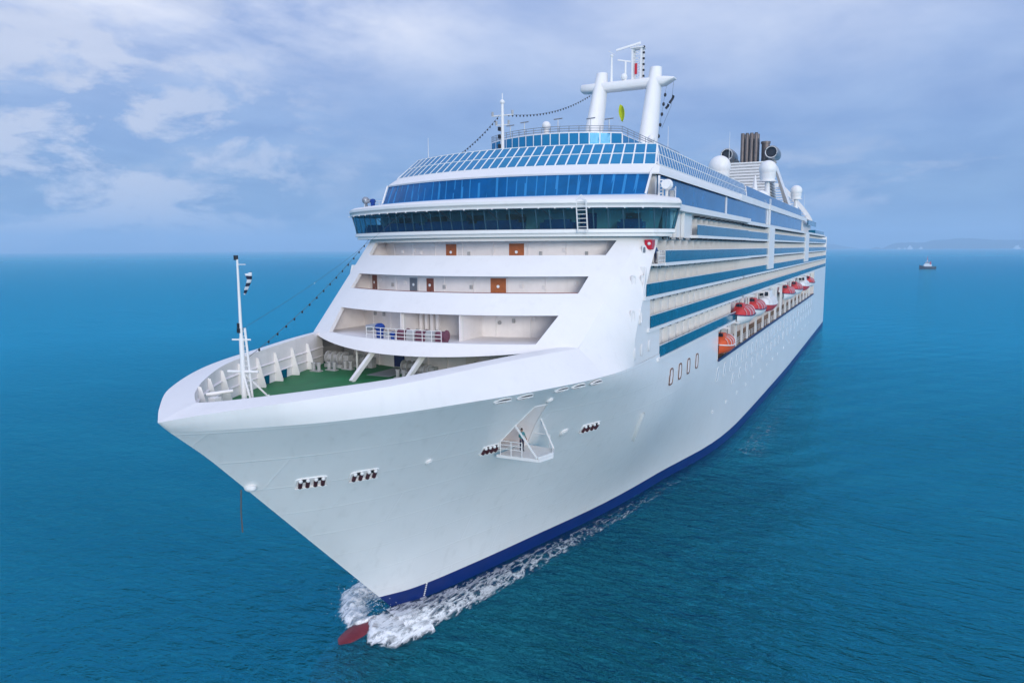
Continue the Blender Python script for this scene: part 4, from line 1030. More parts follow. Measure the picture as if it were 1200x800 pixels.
# white lockers, lamps and loungers behind the front glass
for x, y, s, kx in ((-6.2, 25.2, .5, 0), (-2.0, 23.9, .8, 0), (1.4, 23.6, 1.3, 1), (4.6, 24.0, .7, 0), (7.4, 24.8, .9, 1), (8.9, 25.3, .9, 1), (10.9, 26, .6, 0)):
    g = MB()
    if kx: g.box((x - .35, y - .3, 36.55), (x + .35, y + .3, 36.6 + s)); g.tube([(x, y, 36.6 + s), (x, y, 36.9 + s)], .2, 8)
    else: g.tube([(x, y, 36.55), (x, y, 36.7 + s)], .1, 6); g.sphere((x, y, 36.9 + s), .38, 10, 6, (1.3, 1, .7))
    g.build("deck_locker" if kx else "deck_floodlight", 'white', SHIP)
for x, y in ((-5, 31.8), (-2.6, 30.6), (1.6, 30.4), (4.9, 31.8), (6.6, 33.0)):
    g = MB(); g.tube([(x, y, 39.6), (x, y, 42.9)], .05, 6); g.tube([(x - .5, y, 42.9), (x + .5, y, 42.95)], .07, 6); g.build("lamp_post", 'steel', SHIP)
for x, y in ((-.3, 31.5), (7.3, 47)):
    g = MB(); g.tube([(x, y, 39.6), (x, y, 42.3)], .3, 10); g.sphere((x, y, 42.5), .5, 12, 8); g.build("small_radome", 'white', SHIP, smooth=True)
g = MB(); g.tube([(-1.0, 33, 39.6), (-1.0, 33, 41.3)], .06, 6); g.tube([(-1.0, 33, 40.9), (-1.0, 33, 41.4)], 1.5, 14, r2=.1); g.build("parasol", 'sideglass', SHIP)
# whip aerials
for x, y, z0, z1 in ((13.5, 66, 36.6, 45.5), (-13.2, 27, 38, 41.5), (13.9, 178, 36, 44), (6, 60, 42, 46)):
    g = MB(); g.tube([(x, y, z0), (x, y, z1)], .05, 5, r2=.02); g.build("whip_aerial", 'white', SHIP)
# forward radar mast
rx, ry = -3.0, 26.0
g = MB(); g.tube([(rx, ry, 36.5), (rx, ry, 44.2)], .22, 10, r2=.15); RM = g.build("radar_mast", 'white', SHIP, smooth=True)
g = MB(); g.tube([(rx - 1.3, ry, 43.0), (rx + 1.3, ry, 43.0)], .07, 6); g.tube([(rx - .8, ry, 42.0), (rx + .8, ry, 42.0)], .06, 6); g.sphere((rx, ry, 44.4), .26, 10, 8); g.tube([(rx, ry, 44.5), (rx, ry, 45.3)], .05, 5); g.build("crosstree", 'white', RM)
for dx, z in ((-1.2, 43.2), (1.2, 43.2), (-.75, 42.2), (.75, 42.2)):
    g = MB(); g.tube([(rx + dx, ry, z - .15), (rx + dx, ry, z + .25)], .13, 8); g.build("mast_lamp", 'machine', RM)
for z in (38.6, 39.6, 40.6, 41.4):
    g = MB(); g.box((rx - .42, ry - .3, z), (rx - .22, ry + .1, z + .4)); g.build("mast_bracket", 'dark', RM)
# main signal mast: two raked legs and a cross beam
def leg(sg):
    rows = []
    for i in range(8):
        t = i / 7; z = lin(39.5, 52.0, t); y = lin(54.8, 59.3, t); x = sg * lin(4.2, 4.05, t); a = lin(1.42, 1.0, t); c = lin(2.3, 1.5, t)
        rows.append([(x + a * math.cos(q), y + c * math.sin(q), z) for q in (2 * math.pi * k / 20 for k in range(20))])
    g = MB(); g.grid(rows, close=True); o = g.build("mast_leg", 'white', SHIP, smooth=True)
    rows = []
    for i in range(5):
        t = i / 4; z = lin(51.9, 54.3, t); y = lin(59.3, 60.0, t); a = lin(1.0, .82, t); c = lin(1.5, .9, t)
        rows.append([(sg * 4.05 + a * math.cos(q), y + c * math.sin(q), z) for q in (2 * math.pi * k / 20 for k in range(20))])
    g = MB(); g.grid(rows, close=True); g.poly(rows[-1]); g.build("mast_head", 'white', o, smooth=True)
    return o
for sg in (1, -1): leg(sg)
rows = []
for x, h_, d_, zc_ in ((-6.9, .45, .9, 52.15), (-6.7, .62, 1.15, 52.15), (-4, .68, 1.2, 52.1), (0, .68, 1.15, 52.1), (4, .68, 1.2, 52.1), (5.6, .62, 1.1, 52.15), (7.0, .12, .7, 52.4)):
    rows.append([(x, 59.4 + d_ * math.copysign(abs(math.cos(q)) ** .6, math.cos(q)), zc_ + h_ * math.copysign(abs(math.sin(q)) ** .6, math.sin(q))) for q in (2 * math.pi * k / 20 for k in range(20))])
g = MB(); g.grid(rows, close=True); g.poly(rows[0]); g.poly(rows[-1]); BM = g.build("mast_beam", 'white', SHIP, smooth=True, sharp=60)
# lattice with radar arms
g = MB()
for x in (.9, 2.1):
    for y in (59.0, 60.0): g.beam((x, y, 52.7), (x + (.1 if x > 1 else -.05), y, 57.2), .26)
for i in range(6):
    z = 52.9 + i * .8; g.beam((.9, 59, z), (2.1, 59, z + .7), .07); g.beam((2.1, 59, z), (.9, 59, z + .7), .07); g.beam((.9, 59, z), (2.1, 59, z), .07)
g.box((.6, 58.7, 57.0), (2.5, 60.2, 57.15)); LT = g.build("radar_tower", 'white', SHIP)
g = MB(); g.beam((-1.4, 58.4, 56.9), (2.0, 59.2, 57.75), .2, .28); g.build("radar_scanner", 'white', LT)
g = MB(); g.beam((-1.2, 58.6, 55.6), (.6, 59, 55.25), .16, .2); g.tube([(-.1, 58.8, 52.7), (-.1, 58.8, 55.3)], .16, 8); g.sphere((-.3, 58.8, 53.2), .5, 10, 8); g.build("radar_scanner", 'white', LT)
g = MB(); g.box((1.25, 58.8, 53.4), (1.6, 58.95, 54.9)); g.build("signal_panel", 'lamp_red', LT)
for z in frange(53, 57, 5):
    q = MB(); q.box((2.35, 59.0, z), (2.6, 59.3, z + .25)); q.build("mast_lamp", 'dark', LT)
g = MB(); g.tube([(-2.4, 59.4, 52.6), (-2.4, 59.4, 56.4)], .2, 8, r2=.14); g.sphere((-2.4, 59.4, 56.5), .25, 8, 6); g.tube([(-2.9, 59.4, 57.2), (-1.9, 59.4, 56.6)], .04, 5); g.build("signal_pole", 'white', BM)
# domes
for (x, y, z, r) in ((-3.6, 146, 49.0, 2.75), (8.9, 140, 47.2, 2.05), (10.4, 190, 45.3, 1.7)):
    g = MB(); g.sphere((x, y, z), r, 22, 14); g.tube([(x, y, z - r * 1.35), (x, y, z - r * .55)], r * .8, 16, r2=r * .95); dm_ = g.build("satellite_dome", 'white', SHIP, smooth=True)
    g = MB(); g.tube([(x, y, 36.5), (x, y, z - r * 1.2)], .9, 12, r2=.5); g.tube([(x, y, z - r * 1.45), (x, y, z - r * 1.3)], r, 16); g.build("dome_pedestal", 'white', dm_, smooth=True, sharp=40)
g = MB(); g.tube([(11.5, 104, 36.6), (11.5, 104, 42.6)], 1.0, 12, r2=.1); g.sphere((12.1, 108, 38.3), 1.7, 16, 10, (1, 1.3, 1)); g.build("deck_ventilator", 'white', SHIP, smooth=True)
# funnel: louvred casing, exhaust pipes and the two jet-shaped pods
g = MB()
cs = [(6.4, 158, 184, 37.0), (5.4, 162, 182, 45.0), (4.6, 165, 181, 51.8)]
rows = [[(-x, y0, z), (x, y0, z), (x, y1, z), (-x, y1, z)] for x, y0, y1, z in cs]
g.grid(rows, close=True); g.poly(rows[-1]); FN = g.build("funnel_casing", 'machine', SHIP)
g = MB()
for i in range(17):
    t = i / 16; z = lin(38.4, 51.6, t)
    a = cs[0] if z < 45 else cs[1]; c = cs[1] if z < 45 else cs[2]; q = (z - a[3]) / (c[3] - a[3]); x = lin(a[0], c[0], q) + .25; y0 = lin(a[1], c[1], q) - .3; y1 = lin(a[2], c[2], q) + .3
    g.box((-x, y0, z - .17), (x, y1, z + .17))
g.build("louvre_slats", 'white', FN)
for sg in (1, -1):
    g = MB(); g.prism([(sg * 7.0, 166, 51.0), (sg * 6.2, 168, 51.8), (sg * 10.0, 172, 38.0), (sg * 12.0, 168, 37.0)], (0, 7, 0)); g.build("funnel_fin", 'white', FN)
for i in range(4):
    for j in range(2):
        x = -2.0 + i * 1.2; y = 168.5 + j * 3; g = MB(); g.tube([(x, y, 51.6), (x, y, 60.0 - .15 * ((i + j) % 2))], .5, 12); p_ = g.build("exhaust_pipe", 'stack', FN, smooth=True, sharp=50)
        q = MB(); q.tube([(x, y, 59.85), (x, y, 60.05)], .42, 12); q.build("pipe_mouth", 'dark', p_)
g = MB(); g.box((-2.2, 169.6, 51.6), (2.0, 172.5, 58.6)); g.build("exhaust_core", 'dark', FN)
g = MB(); g.tube([(3.7, 172, 51.6), (3.7, 172, 57.5)], 1.1, 14); g.tube([(3.7, 172, 57.3), (3.7, 172, 57.9)], 1.3, 14); g.build("vent_pipe", 'stack', FN, smooth=True, sharp=50)
for sg in (1, -1):
    x = sg * 5.9; g = MB(); rows = []
    for y, r in ((167.0, 1.45), (166.8, 1.62), (167.3, 1.78), (170, 1.9), (174, 1.75), (178, 1.25), (179, .9)):
        rows.append([(x + r * math.cos(q), y, 54.4 + r * math.sin(q)) for q in (2 * math.pi * k / 22 for k in range(22))])
    g.grid(rows, close=True); g.poly(rows[-1]); pod = g.build("funnel_pod", 'steel', FN, smooth=True)
    q = MB(); q.poly([(x + 1.46 * math.cos(k), 167.9, 54.4 + 1.46 * math.sin(k)) for k in (2 * math.pi * i / 22 for i in range(22))]); q.build("pod_intake", 'dark', pod)
    q = MB(); q.tube([(x + 1.52 * math.cos(k), 166.95, 54.4 + 1.52 * math.sin(k)) for k in (2 * math.pi * i / 22 for i in range(23))], .12, 6); q.build("pod_rim", 'white', pod)
    q = MB(); q.beam((sg * 4.2, 172, 51.8), (x, 172, 53.2), 1.0, 3.0); q.build("pod_strut", 'machine', pod)
# arched structure abaft the funnel
g = MB(); N_ = 14
arcp = [(lin(4.5, 14.0, (1 - math.cos(math.pi / 2 * i / N_))), 200, 36.5 + 11.5 * math.cos(math.pi / 2 * i / N_) ** .8) for i in range(N_ + 1)]
for a, c in zip(arcp, arcp[1:]): g.beam(a, c, 1.0, 1.2); g.beam((-a[0], a[1], a[2]), (-c[0], c[1], c[2]), 1.0, 1.2)
g.beam((-4.8, 200, 48), (4.8, 200, 48), 1.0, 1.2); AR = g.build("aft_arch", 'white', SHIP)
g = MB()
for z in frange(38, 47, 11):
    x = 4.5 + 9.5 * (1 - math.sin(math.acos(min(1, ((z - 36.5) / 11.5) ** 1.25))) if False else 1 - min(1, ((z - 36.5) / 11.5) ** 1.1)); g.box((-x, 200.3, z - .15), (x, 200.8, z + .15))
g.build("louvre_slats", 'cream', AR)
b = MB(); b.box((-13, 186, 33.0), (13, 212, 36.2)); b.box((-12.4, 226, 32.5), (12.4, 238, 33.2)); b.build("aft_house", 'white', SHIP)
g = MB(); g.box((14.2, 186, 35.2), (14.5, 214, 36.6)); g.build("aft_railing_glass", 'teal', SHIP)
# fittings on the bridge roof wings
covered_lamp(-16.3, 20.4, 33.3, .75); 
g = MB(); x = -17.2; g.tube([(x, 20.4, 33.2), (x, 20.4, 34.0)], .14, 8); g.sphere((x, 20.3, 34.2), .4, 10, 8); g.build("searchlight", 'steel', SHIP, smooth=True)
g = MB(); g.tube([(16.4, 21.2, 33.2), (16.4, 21.2, 34.3)], .16, 8); g.sphere((16.5, 20.9, 34.5), .5, 12, 8, (1, 1.2, 1)); g.tube([(16.5, 20.5, 34.5), (16.5, 20.2, 34.5)], .42, 12); g.build("searchlight", 'white', SHIP, smooth=True)
g = MB(); g.beam((15.6, 21.3, 33.3), (15.6, 21.3, 35.4), .16); g.beam((15.9, 21.6, 33.3), (15.9, 21.6, 35.0), .14)
for z in frange(33.5, 35, 5): g.beam((15.6, 21.3, z), (15.9, 21.6, z), .1)
g.build("lamp_stand", 'white', SHIP)
g = MB(); g.tube([(16.9, 21.0, 33.1), (16.9, 21.0, 34.0)], .25, 8); g.build("fog_horn", 'machine', SHIP)
for sg in (1, -1):
    g = MB()
    for z in (33.6, 33.95, 34.25): g.tube([(sg * 17.4, 20.3, z), (sg * 16.8, 22.2, z), (sg * 15.4, 24.3, z)], .025, 5)
    for p in ((17.4, 20.3), (16.8, 22.2), (15.4, 24.3)): g.tube([(sg * p[0], p[1], 33.1), (sg * p[0], p[1], 34.25)], .03, 5)
    g.build("roof_rail", 'white', SHIP)

# ------------------------------------------------------------------ people
MT['skin'] = mat('skin', (0.35, 0.20, 0.14), 0.6); MT['hair'] = mat('dark_hair', (0.02, 0.015, 0.012), 0.7)
MT['shirt_blue'] = mat('blue_shirt', (0.03, 0.09, 0.24), 0.8, var=.3, vscale=6); MT['trouser_navy'] = mat('navy_trousers', (0.012, 0.014, 0.05), 0.85); MT['vest'] = mat('teal_vest', (0.05, 0.22, 0.24), 0.8)
MT['shoe'] = mat('black_shoes', (0.01, 0.01, 0.01), 0.6)
def person(name, label, loc, rz, shirt, arm_bend=0.3, H=1.78):
    k = H / 1.78
    J = {'pel': (0, 0, .95), 'sp': (0, .01, 1.15), 'ch': (0, 0, 1.36), 'nk': (0, .01, 1.50), 'hd0': (0, -.01, 1.60), 'hd1': (0, -.01, 1.72)}
    V = []; Rd = []; Ed = []; idx = {}
    def ad(n, p, r, par=None):
        idx[n] = len(V); V.append(Vector(p) * k); Rd.append((r[0] * k, r[1] * k) if isinstance(r, tuple) else (r * k, r * k))
        if par: Ed.append((idx[par], idx[n]))
    ad('pel', J['pel'], (.15, .11)); ad('sp', J['sp'], (.14, .10), 'pel'); ad('ch', J['ch'], (.16, .11), 'sp'); ad('nk', J['nk'], .06, 'ch'); ad('hd0', J['hd0'], (.075, .09), 'nk'); ad('hd1', J['hd1'], (.075, .085), 'hd0')
    ad('nose', (0, -.11, 1.63), .018, 'hd0')
    for s in (-1, 1):
        t = 'L' if s > 0 else 'R'
        ad('sh' + t, (s * .18, 0, 1.43), .065, 'ch'); ad('el' + t, (s * .25, -.02 - arm_bend * .15, 1.15), .045, 'sh' + t); ad('wr' + t, (s * .24, -.10 - arm_bend * .7, .95 + arm_bend * .45), .032, 'el' + t)
        ad('pm' + t, (s * .23, -.14 - arm_bend * .9, .90 + arm_bend * .5), .036, 'wr' + t)
        for f in range(4): ad('f%s%d' % (t, f), (s * .23 + (f - 1.5) * .022, -.17 - arm_bend * 1.1, .83 + arm_bend * .55 + .008 * f), .010, 'pm' + t)
        ad('th' + t, (s * .23 - s * .05, -.15 - arm_bend * .9, .87 + arm_bend * .5), .011, 'pm' + t)
        ad('hp' + t, (s * .10, 0, .88), .092, 'pel'); ad('kn' + t, (s * .115, -.02, .50), .062, 'hp' + t); ad('an' + t, (s * .12, .02, .10), .042, 'kn' + t); ad('ft' + t, (s * .13, -.16, .04), (.045, .035), 'an' + t)
    me = bpy.data.meshes.new("body"); me.from_pydata(V, Ed, []); o = bpy.data.objects.new("body", me); scene.collection.objects.link(o)
    md = o.modifiers.new("skin", 'SKIN'); 
    for i, r in enumerate(Rd): me.skin_vertices[0].data[i].radius = r
    me.skin_vertices[0].data[0].use_root = True
    o.modifiers.new("sub", 'SUBSURF').levels = 2
    dg = bpy.context.evaluated_depsgraph_get(); m2 = bpy.data.meshes.new_from_object(o.evaluated_get(dg)); bpy.data.objects.remove(o)
    for m_ in ('skin', shirt, 'trouser_navy', 'shoe'): m2.materials.append(MT[m_])
    for p in m2.polygons:
        c = p.center / k; p.use_smooth = True
        i = 0
        if c.z < .08: i = 3
        elif c.z < .98 and abs(c.x) < .21 and not (c.y < -.13): i = 2
        elif c.z < 1.50 and not (abs(c.x) > .19 and c.z < 1.12): i = 1
        p.material_index = i
    t = thing(name, label, "person", loc, rz)
    b_ = bpy.data.objects.new("body", m2); scene.collection.objects.link(b_); b_.parent = t
    g = MB(); g.sphere((0, .015 * k, 1.70 * k), .105 * k, 14, 8, (.88, 1.0, .95), v0=-.05); g.sphere((0, .05 * k, 1.64 * k), .085 * k, 12, 8, (.95, .75, 1.0))
    h_ = g.build("hair", 'hair', None, smooth=True); h_.parent = t
    for s in (-1, 1):
        g = MB(); g.sphere((s * .033 * k, -.085 * k, 1.665 * k), .011 * k, 8, 6); e = g.build("eye", 'hair', None); e.parent = t
        g = MB(); g.sphere((s * .088 * k, .0, 1.64 * k), .025 * k, 8, 6, (.5, 1, 1.4)); e = g.build("ear", 'skin', None); e.parent = t
    return t
person("person", "crew member in blue shirt and navy trousers standing on the fold-down boarding platform", (10.35, 3.2, 13.46), R(50), 'vest', .25, 1.8)
person("person", "person in dark blue clothes at the white side rail beside the red sidelight", (15.95, 19.3, 27.43), R(75), 'shirt_blue', .5, 1.72)

# ------------------------------------------------------------------ flags and strings of lights
def cloth(name, pts_fn, nu, nv, m, label, cat, group=None):
    g = MB(); g.grid([[pts_fn(i / nu, j / nv) for i in range(nu + 1)] for j in range(nv + 1)]); o = g.build(name, m, None, smooth=True)
    sol = o.modifiers.new("thickness", 'SOLIDIFY'); sol.thickness = 0.015
    tag(o, label, cat, group); return o
def pen(u, v):  # hanging pennant, point down
    w = .62 * (1 - v) ** .9
    return Vector((.45 + .05 * math.sin(5 * v) + w * u, -13.9 + .12 * math.sin(6 * u + 3 * v), 27.45 - 1.25 * v + .12 * u))
def flag_mat():
    m = mat('pennant_cloth', (.7, .72, .75), .8); t = m.node_tree; b = t.nodes["Principled BSDF"]
    co = t.nodes.new("ShaderNodeTexCoord"); wv = t.nodes.new("ShaderNodeTexWave"); wv.inputs["Scale"].default_value = .75; wv.bands_direction = 'Z'; wv.inputs["Distortion"].default_value = .6
    t.links.new(co.outputs["Object"], wv.inputs[0]); rp = t.nodes.new("ShaderNodeValToRGB"); rp.color_ramp.interpolation = 'CONSTANT'
    rp.color_ramp.elements[0].color = (.015, .02, .05, 1); rp.color_ramp.elements[1].position = .5; rp.color_ramp.elements[1].color = (.75, .77, .8, 1)
    t.links.new(wv.outputs[0], rp.inputs[0]); t.links.new(rp.outputs[0], b.inputs["Base Color"]); return m
MT['pennant'] = flag_mat()
cloth("pennant", pen, 8, 12, 'pennant', "small black and white banded pennant hanging from the bow mast", "flag")
def yfl(u, v):
    return Vector((-.15 + 1.0 * (u - .5) * (math.sin(math.pi * min(.93, v * .9 + .12)) ** .6) + .1 * v, 57.5 + .35 * math.sin(4 * u), 49.2 - 2.3 * v - .35 * u))
cloth("signal_flag", yfl, 8, 12, 'flag', "yellow-green flag hanging limp under the mast cross beam", "flag")
for i, (x, z, d) in enumerate(((6.75, 49.6, .0), (6.45, 48.6, .3))): pass
g = MB(); g.tube([(6.9, 59, 51.9), (6.7, 58.6, 48.5), (5.6, 58.0, 45.5)], .02, 4)
hl = g.build("flag_halyard", 'rope', SHIP)
def sfl(x, z, s):
    return lambda u, v: Vector((x - .7 * v * s + .3 * u, 58.5 + .2 * math.sin(5 * v), z - 1.5 * v * s - .2 * u))
cloth("signal_flag", sfl(6.9, 50.0, .72), 4, 8, 'dark', "black signal flag, upper and narrow, flying right of the mast's right leg", "flag", "dark signal flags")
cloth("signal_flag", sfl(6.2, 48.9, .45), 4, 6, 'dark', "smallest black flag, bottom one right of the mast's right leg", "flag", "dark signal flags")
def light_string(pts, n, sag, label, mlamp='dark', r=.05, wire=.018):
    a, b_ = Vector(pts[0]), Vector(pts[1]); t = thing("light_string", label, "string lights", tuple(a), 0, "strings of lamps rigged over the ship")
    g = MB(); P = [a.lerp(b_, i / 40) - Vector((0, 0, sag * 4 * (i / 40) * (1 - i / 40))) for i in range(41)]
    g.tube(P, wire, 5); wr = g.build("wire", 'rope', t)
    g = MB()
    for i in range(1, n):
        q = i / n; p = a.lerp(b_, q) - Vector((0, 0, sag * 4 * q * (1 - q))); g.sphere(p - Vector((0, 0, r)), r, 8, 6, (1, 1, 1.4))
    g.build("bulbs", mlamp, t)["kind"] = "stuff"
light_string(((-7.8, -6.2, 20.9), (-15.4, 18.4, 29.9)), 17, .55, "drooping string of dark lamps from the bow bulwark up to the bridge wing", r=.085)
light_string(((-6.9, 23.6, 38.95), (-3.3, 26, 43.1)), 16, .25, "short steep string of lamps from the top windscreen up to the radar mast", r=.08)
light_string(((-2.7, 26, 43.1), (-5.3, 59.0, 51.3)), 30, 1.0, "long sagging string of lamps between the radar mast and the main mast beam", r=.09)
light_string(((0.2, -14, 24.2), (-6.5, 12.4, 32.4)), 3, .5, "thin pale stay wire from the bow mast to the bridge roof", 'white', r=.03, wire=.009)
light_string(((5.6, 60.2, 51.8), (4.9, 58.2, 43.0)), 6, -.4, "column of dark lamps hanging down beside the mast's right leg", r=.2)
g = MB(); g.tube([(-.1, -14.55, 14.3), (-.16, -14.6, 12.9), (-.12, -14.6, 11.6)], .045, 6); o = g.build("mooring_rope", 'rope', None); tag(o, "short dark rope end dangling from the white hawse on the stem", "rope")

# ------------------------------------------------------------------ tug boat, far ships, hills
TX0, TY0 = 86.9, 1013.6
tug = thing("tug_boat", "small black-hulled tug with white wheelhouse and red funnel out on the open water", "tug boat", (TX0, TY0, 0))
def T(x, y, z): return (TX0 + x, TY0 + y, z)
rows = []
for i in range(13):
    u = i / 12; x = lin(-9.5, 9.5, u); wv = 4.2 * (1 - abs(2 * u - 1) ** 3) ** .6 + .05; zt = 2.6 + 2.2 * max(0, .35 - u) ** 1.2 * 3
    rows.append([T(x, -wv * .75, -.5), T(x, -wv, zt), T(x, -wv + .2, zt + .5), T(x, wv - .2, zt + .5), T(x, wv, zt), T(x, wv * .75, -.5)])
g = MB(); g.grid(rows); g.grid([[r[2] for r in rows], [r[3] for r in rows]]); g.poly(rows[0]); g.poly(rows[-1]); g.build("hull", 'tugblack', tug, smooth=True, sharp=50)
g = MB(); g.box(T(-4.5, -2.6, 2.8), T(4.2, 2.6, 5.6)); g.box(T(-3.4, -2.2, 5.6), T(1.6, 2.2, 8.3)); hs = g.build("deckhouse", 'cloud_white', tug)
g = MB(); g.box(T(-3.5, -2.3, 6.8), T(1.7, 2.3, 7.7)); g.build("wheelhouse_windows", 'black_glass', hs)
for y in (-1.6, 1.6):
    g = MB(); g.tube([T(2.8, y, 5.6), T(2.8, y, 9.2)], .6, 10); g.build("funnel", 'redboat', tug)
g = MB(); g.tube([T(-.8, 0, 8.3), T(-.8, 0, 16.5)], .3, 8, r2=.12); g.beam(T(-2, 0, 12), T(.6, 0, 12), .2); ms = g.build("mast", 'redboat', tug)
g = MB(); g.box(T(-1.3, -.3, 9.6), T(-.2, .3, 10.8)); g.build("radar", 'cloud_white', ms)
def far_ship(label, x, y, L_, hh, sup):
    t = thing("distant_ship", label, "ship", (x, y, 0), 0, "pale ships lying off the hills")
    g = MB(); g.prism([(x - L_ / 2, y, -1), (x + L_ / 2, y, -1), (x + L_ / 2 * 1.06, y, hh), (x - L_ / 2 * 1.06, y, hh)], (0, L_ * .14, 0)); g.build("hull", 'cloud_white', t)
    g = MB()
    for (a, b_, z0, z1) in sup: g.box((x + a, y + 3, hh + z0), (x + b_, y + L_ * .12, hh + z1))
    g.build("superstructure", 'cloud_white', t)
far_ship("small pale ship at the left end of the hazy island", 161, 6900, 22, 9, [(-6, 5, 0, 6)])
far_ship("tall white ship in the middle of the cluster before the hills", 243, 6900, 38, 14, [(-14, 12, 0, 10), (-5, 5, 10, 20)])
far_ship("small low white ship right of the tall white ship", 322, 6900, 26, 10, [(-5, 9, 0, 10)])
far_ship("low white ship alone at the far right edge", 985, 6900, 44, 13, [(-14, 12, 0, 12), (4, 12, 12, 18)])
far_ship("smallest pale ship, squat, between the left ship and the tall white ship", 205, 6900, 15, 9, [(-4, 4, 0, 9)])
def hills(name, pts, y, depth, seed, label):
    rnd = random.Random(seed); g = MB(); xs_ = [p[0] for p in pts]; f = pchip(pts); n = 90; rows = []
    for j, (q, hk) in enumerate(((0, 0), (.18, .45), (.4, .82), (.6, 1.0), (.8, .8), (1, 0))):
        rows.append([(x, y + depth * q, max(-2, f(x) * hk + (rnd.uniform(-2, 3) if 0 < hk else -2))) for x in frange(xs_[0], xs_[-1], n)])
    g.grid(rows); o = g.build(name, 'hill', None, smooth=True); o["kind"] = "structure"; o["label"] = label; return o
hills("far_hills", [(30, 0), (120, 46), (200, 60), (430, 62), (480, 84), (640, 92), (690, 104), (830, 98), (980, 84), (1300, 80), (1800, 88), (2600, 60), (3200, 0)], 7700, 1300, 3, "low wooded island fading into blue haze")
hills("far_hills", [(-70, 0), (-20, 18), (10, 12), (30, 0)], 8200, 300, 5, "tiny hazy islet left of the long island")
hills("far_hills", [(-700, 0), (-520, 55), (-360, 30), (-200, 0)], 8900, 500, 8, "faint hazy headland behind the stern")

# ------------------------------------------------------------------ bow wave
def foam_material():
    m = bpy.data.materials.new("sea_foam"); m.use_nodes = True; t = m.node_tree; t.nodes.clear(); n_ = t.nodes.new; l_ = t.links.new
    o = n_("ShaderNodeOutputMaterial"); tb = n_("ShaderNodeBsdfTransparent"); b = n_("ShaderNodeBsdfPrincipled")
    b.inputs["Roughness"].default_value = .7; b.inputs["Base Color"].default_value = (.96, .97, .98, 1)
    at = n_("ShaderNodeAttribute"); at.attribute_name = "foam"
    tc_ = n_("ShaderNodeTexCoord")
    mp = n_("ShaderNodeMapping"); mp.inputs["Scale"].default_value = (1.0, .42, 1.0); mp.inputs["Rotation"].default_value = (0, 0, .36); l_(tc_.outputs["Object"], mp.inputs[0])
    n1 = n_("ShaderNodeTexNoise"); n1.inputs["Scale"].default_value = 1.9; n1.inputs["Detail"].default_value = 9; n1.inputs["Roughness"].default_value = .72; n1.inputs["Distortion"].default_value = 1.3; l_(mp.outputs[0], n1.inputs[0])
    v1 = n_("ShaderNodeTexVoronoi"); v1.feature = 'DISTANCE_TO_EDGE'; v1.inputs["Scale"].default_value = 1.5
    ad = n_("ShaderNodeVectorMath"); ad.operation = 'ADD'; l_(mp.outputs[0], ad.inputs[0]); sc_ = n_("ShaderNodeVectorMath"); sc_.operation = 'SCALE'; l_(n1.outputs["Color"], sc_.inputs[0]); sc_.inputs["Scale"].default_value = 1.2; l_(sc_.outputs[0], ad.inputs[1]); l_(ad.outputs[0], v1.inputs[0])
    def mm(op, a, b_, clamp=False):
        x = n_("ShaderNodeMath"); x.operation = op; x.use_clamp = clamp
        for i, v in enumerate((a, b_)):
            if isinstance(v, (int, float)): x.inputs[i].default_value = v
            else: l_(v, x.inputs[i])
        return x.outputs[0]
    lace = mm('SUBTRACT', 1.0, mm('MULTIPLY', v1.outputs["Distance"], 4.0), True)
    s = mm('ADD', mm('MULTIPLY', n1.outputs[0], .75), mm('MULTIPLY', lace, .30))
    a = mm('MULTIPLY', mm('SUBTRACT', s, mm('SUBTRACT', 1.02, mm('MULTIPLY', at.outputs["Fac"], .85))), 2.3, True)
    mx = n_("ShaderNodeMixShader"); l_(a, mx.inputs[0]); l_(tb.outputs[0], mx.inputs[1]); l_(b.outputs[0], mx.inputs[2]); l_(mx.outputs[0], o.inputs[0])
    return m
MT['foam'] = foam_material()
from mathutils import noise as mnoise
def foam_patch(name, inner, outer, dens, hgt, nu, nv, label, edge=0.25, seed=0.0, base=.03):
    """inner/outer: polylines of equal length on the water; dens(t,s), hgt(t,s) with t along and s across"""
    def pl(pts, t):
        q = t * (len(pts) - 1); i = min(int(q), len(pts) - 2); f = q - i
        return (lin(pts[i][0], pts[i + 1][0], f), lin(pts[i][1], pts[i + 1][1], f))
    vs = []; at = []
    for i in range(nu + 1):
        for j in range(nv + 1):
            t, s = i / nu, j / nv; a = pl(inner, t); b_ = pl(outer, t); x, y = lin(a[0], b_[0], s), lin(a[1], b_[1], s)
            nz = mnoise.fractal(Vector((x * .9 + seed, y * .9, seed)), 1.0, 2.0, 4); n2 = mnoise.fractal(Vector((x * 2.6, y * 2.6, seed + 9)), .9, 2.0, 3)
            vs.append((x + .05 * n2, y + .1 * nz, base + max(0, hgt(t, s) * (1 + .45 * nz + .10 * n2)))); at.append(max(0, min(1, dens(t, s) + .10 * nz)))
    fs = [(i * (nv + 1) + j, i * (nv + 1) + j + 1, (i + 1) * (nv + 1) + j + 1, (i + 1) * (nv + 1) + j) for i in range(nu) for j in range(nv)]
    me = bpy.data.meshes.new(name); me.from_pydata(vs, [], fs); me.update()
    a = me.attributes.new("foam", 'FLOAT', 'POINT'); a.data.foreach_set("value", at)
    for p in me.polygons: p.use_smooth = True
    me.materials.append(MT['foam']); o = bpy.data.objects.new(name, me); scene.collection.objects.link(o); o["kind"] = "stuff"; o["label"] = label; return o
sm = lambda x: max(0, min(1, x)) ** 2 * (3 - 2 * max(0, min(1, x)))
edge_f = lambda s, a=.15, b_=.3: sm(s / a) * sm((1 - s) / b_)
yy_ = [-.4, 1.5, 4, 7, 11, 15, 19, 24, 29, 35, 41, 48, 55, 62]
inn = [(hull(max(y, .01), 0) - .35, y) for y in yy_]
outw = [5.2, 4.8, 4.5, 4.2, 3.9, 3.7, 3.4, 3.1, 2.9, 2.7, 2.7, 2.9, 3.3, 4.0]
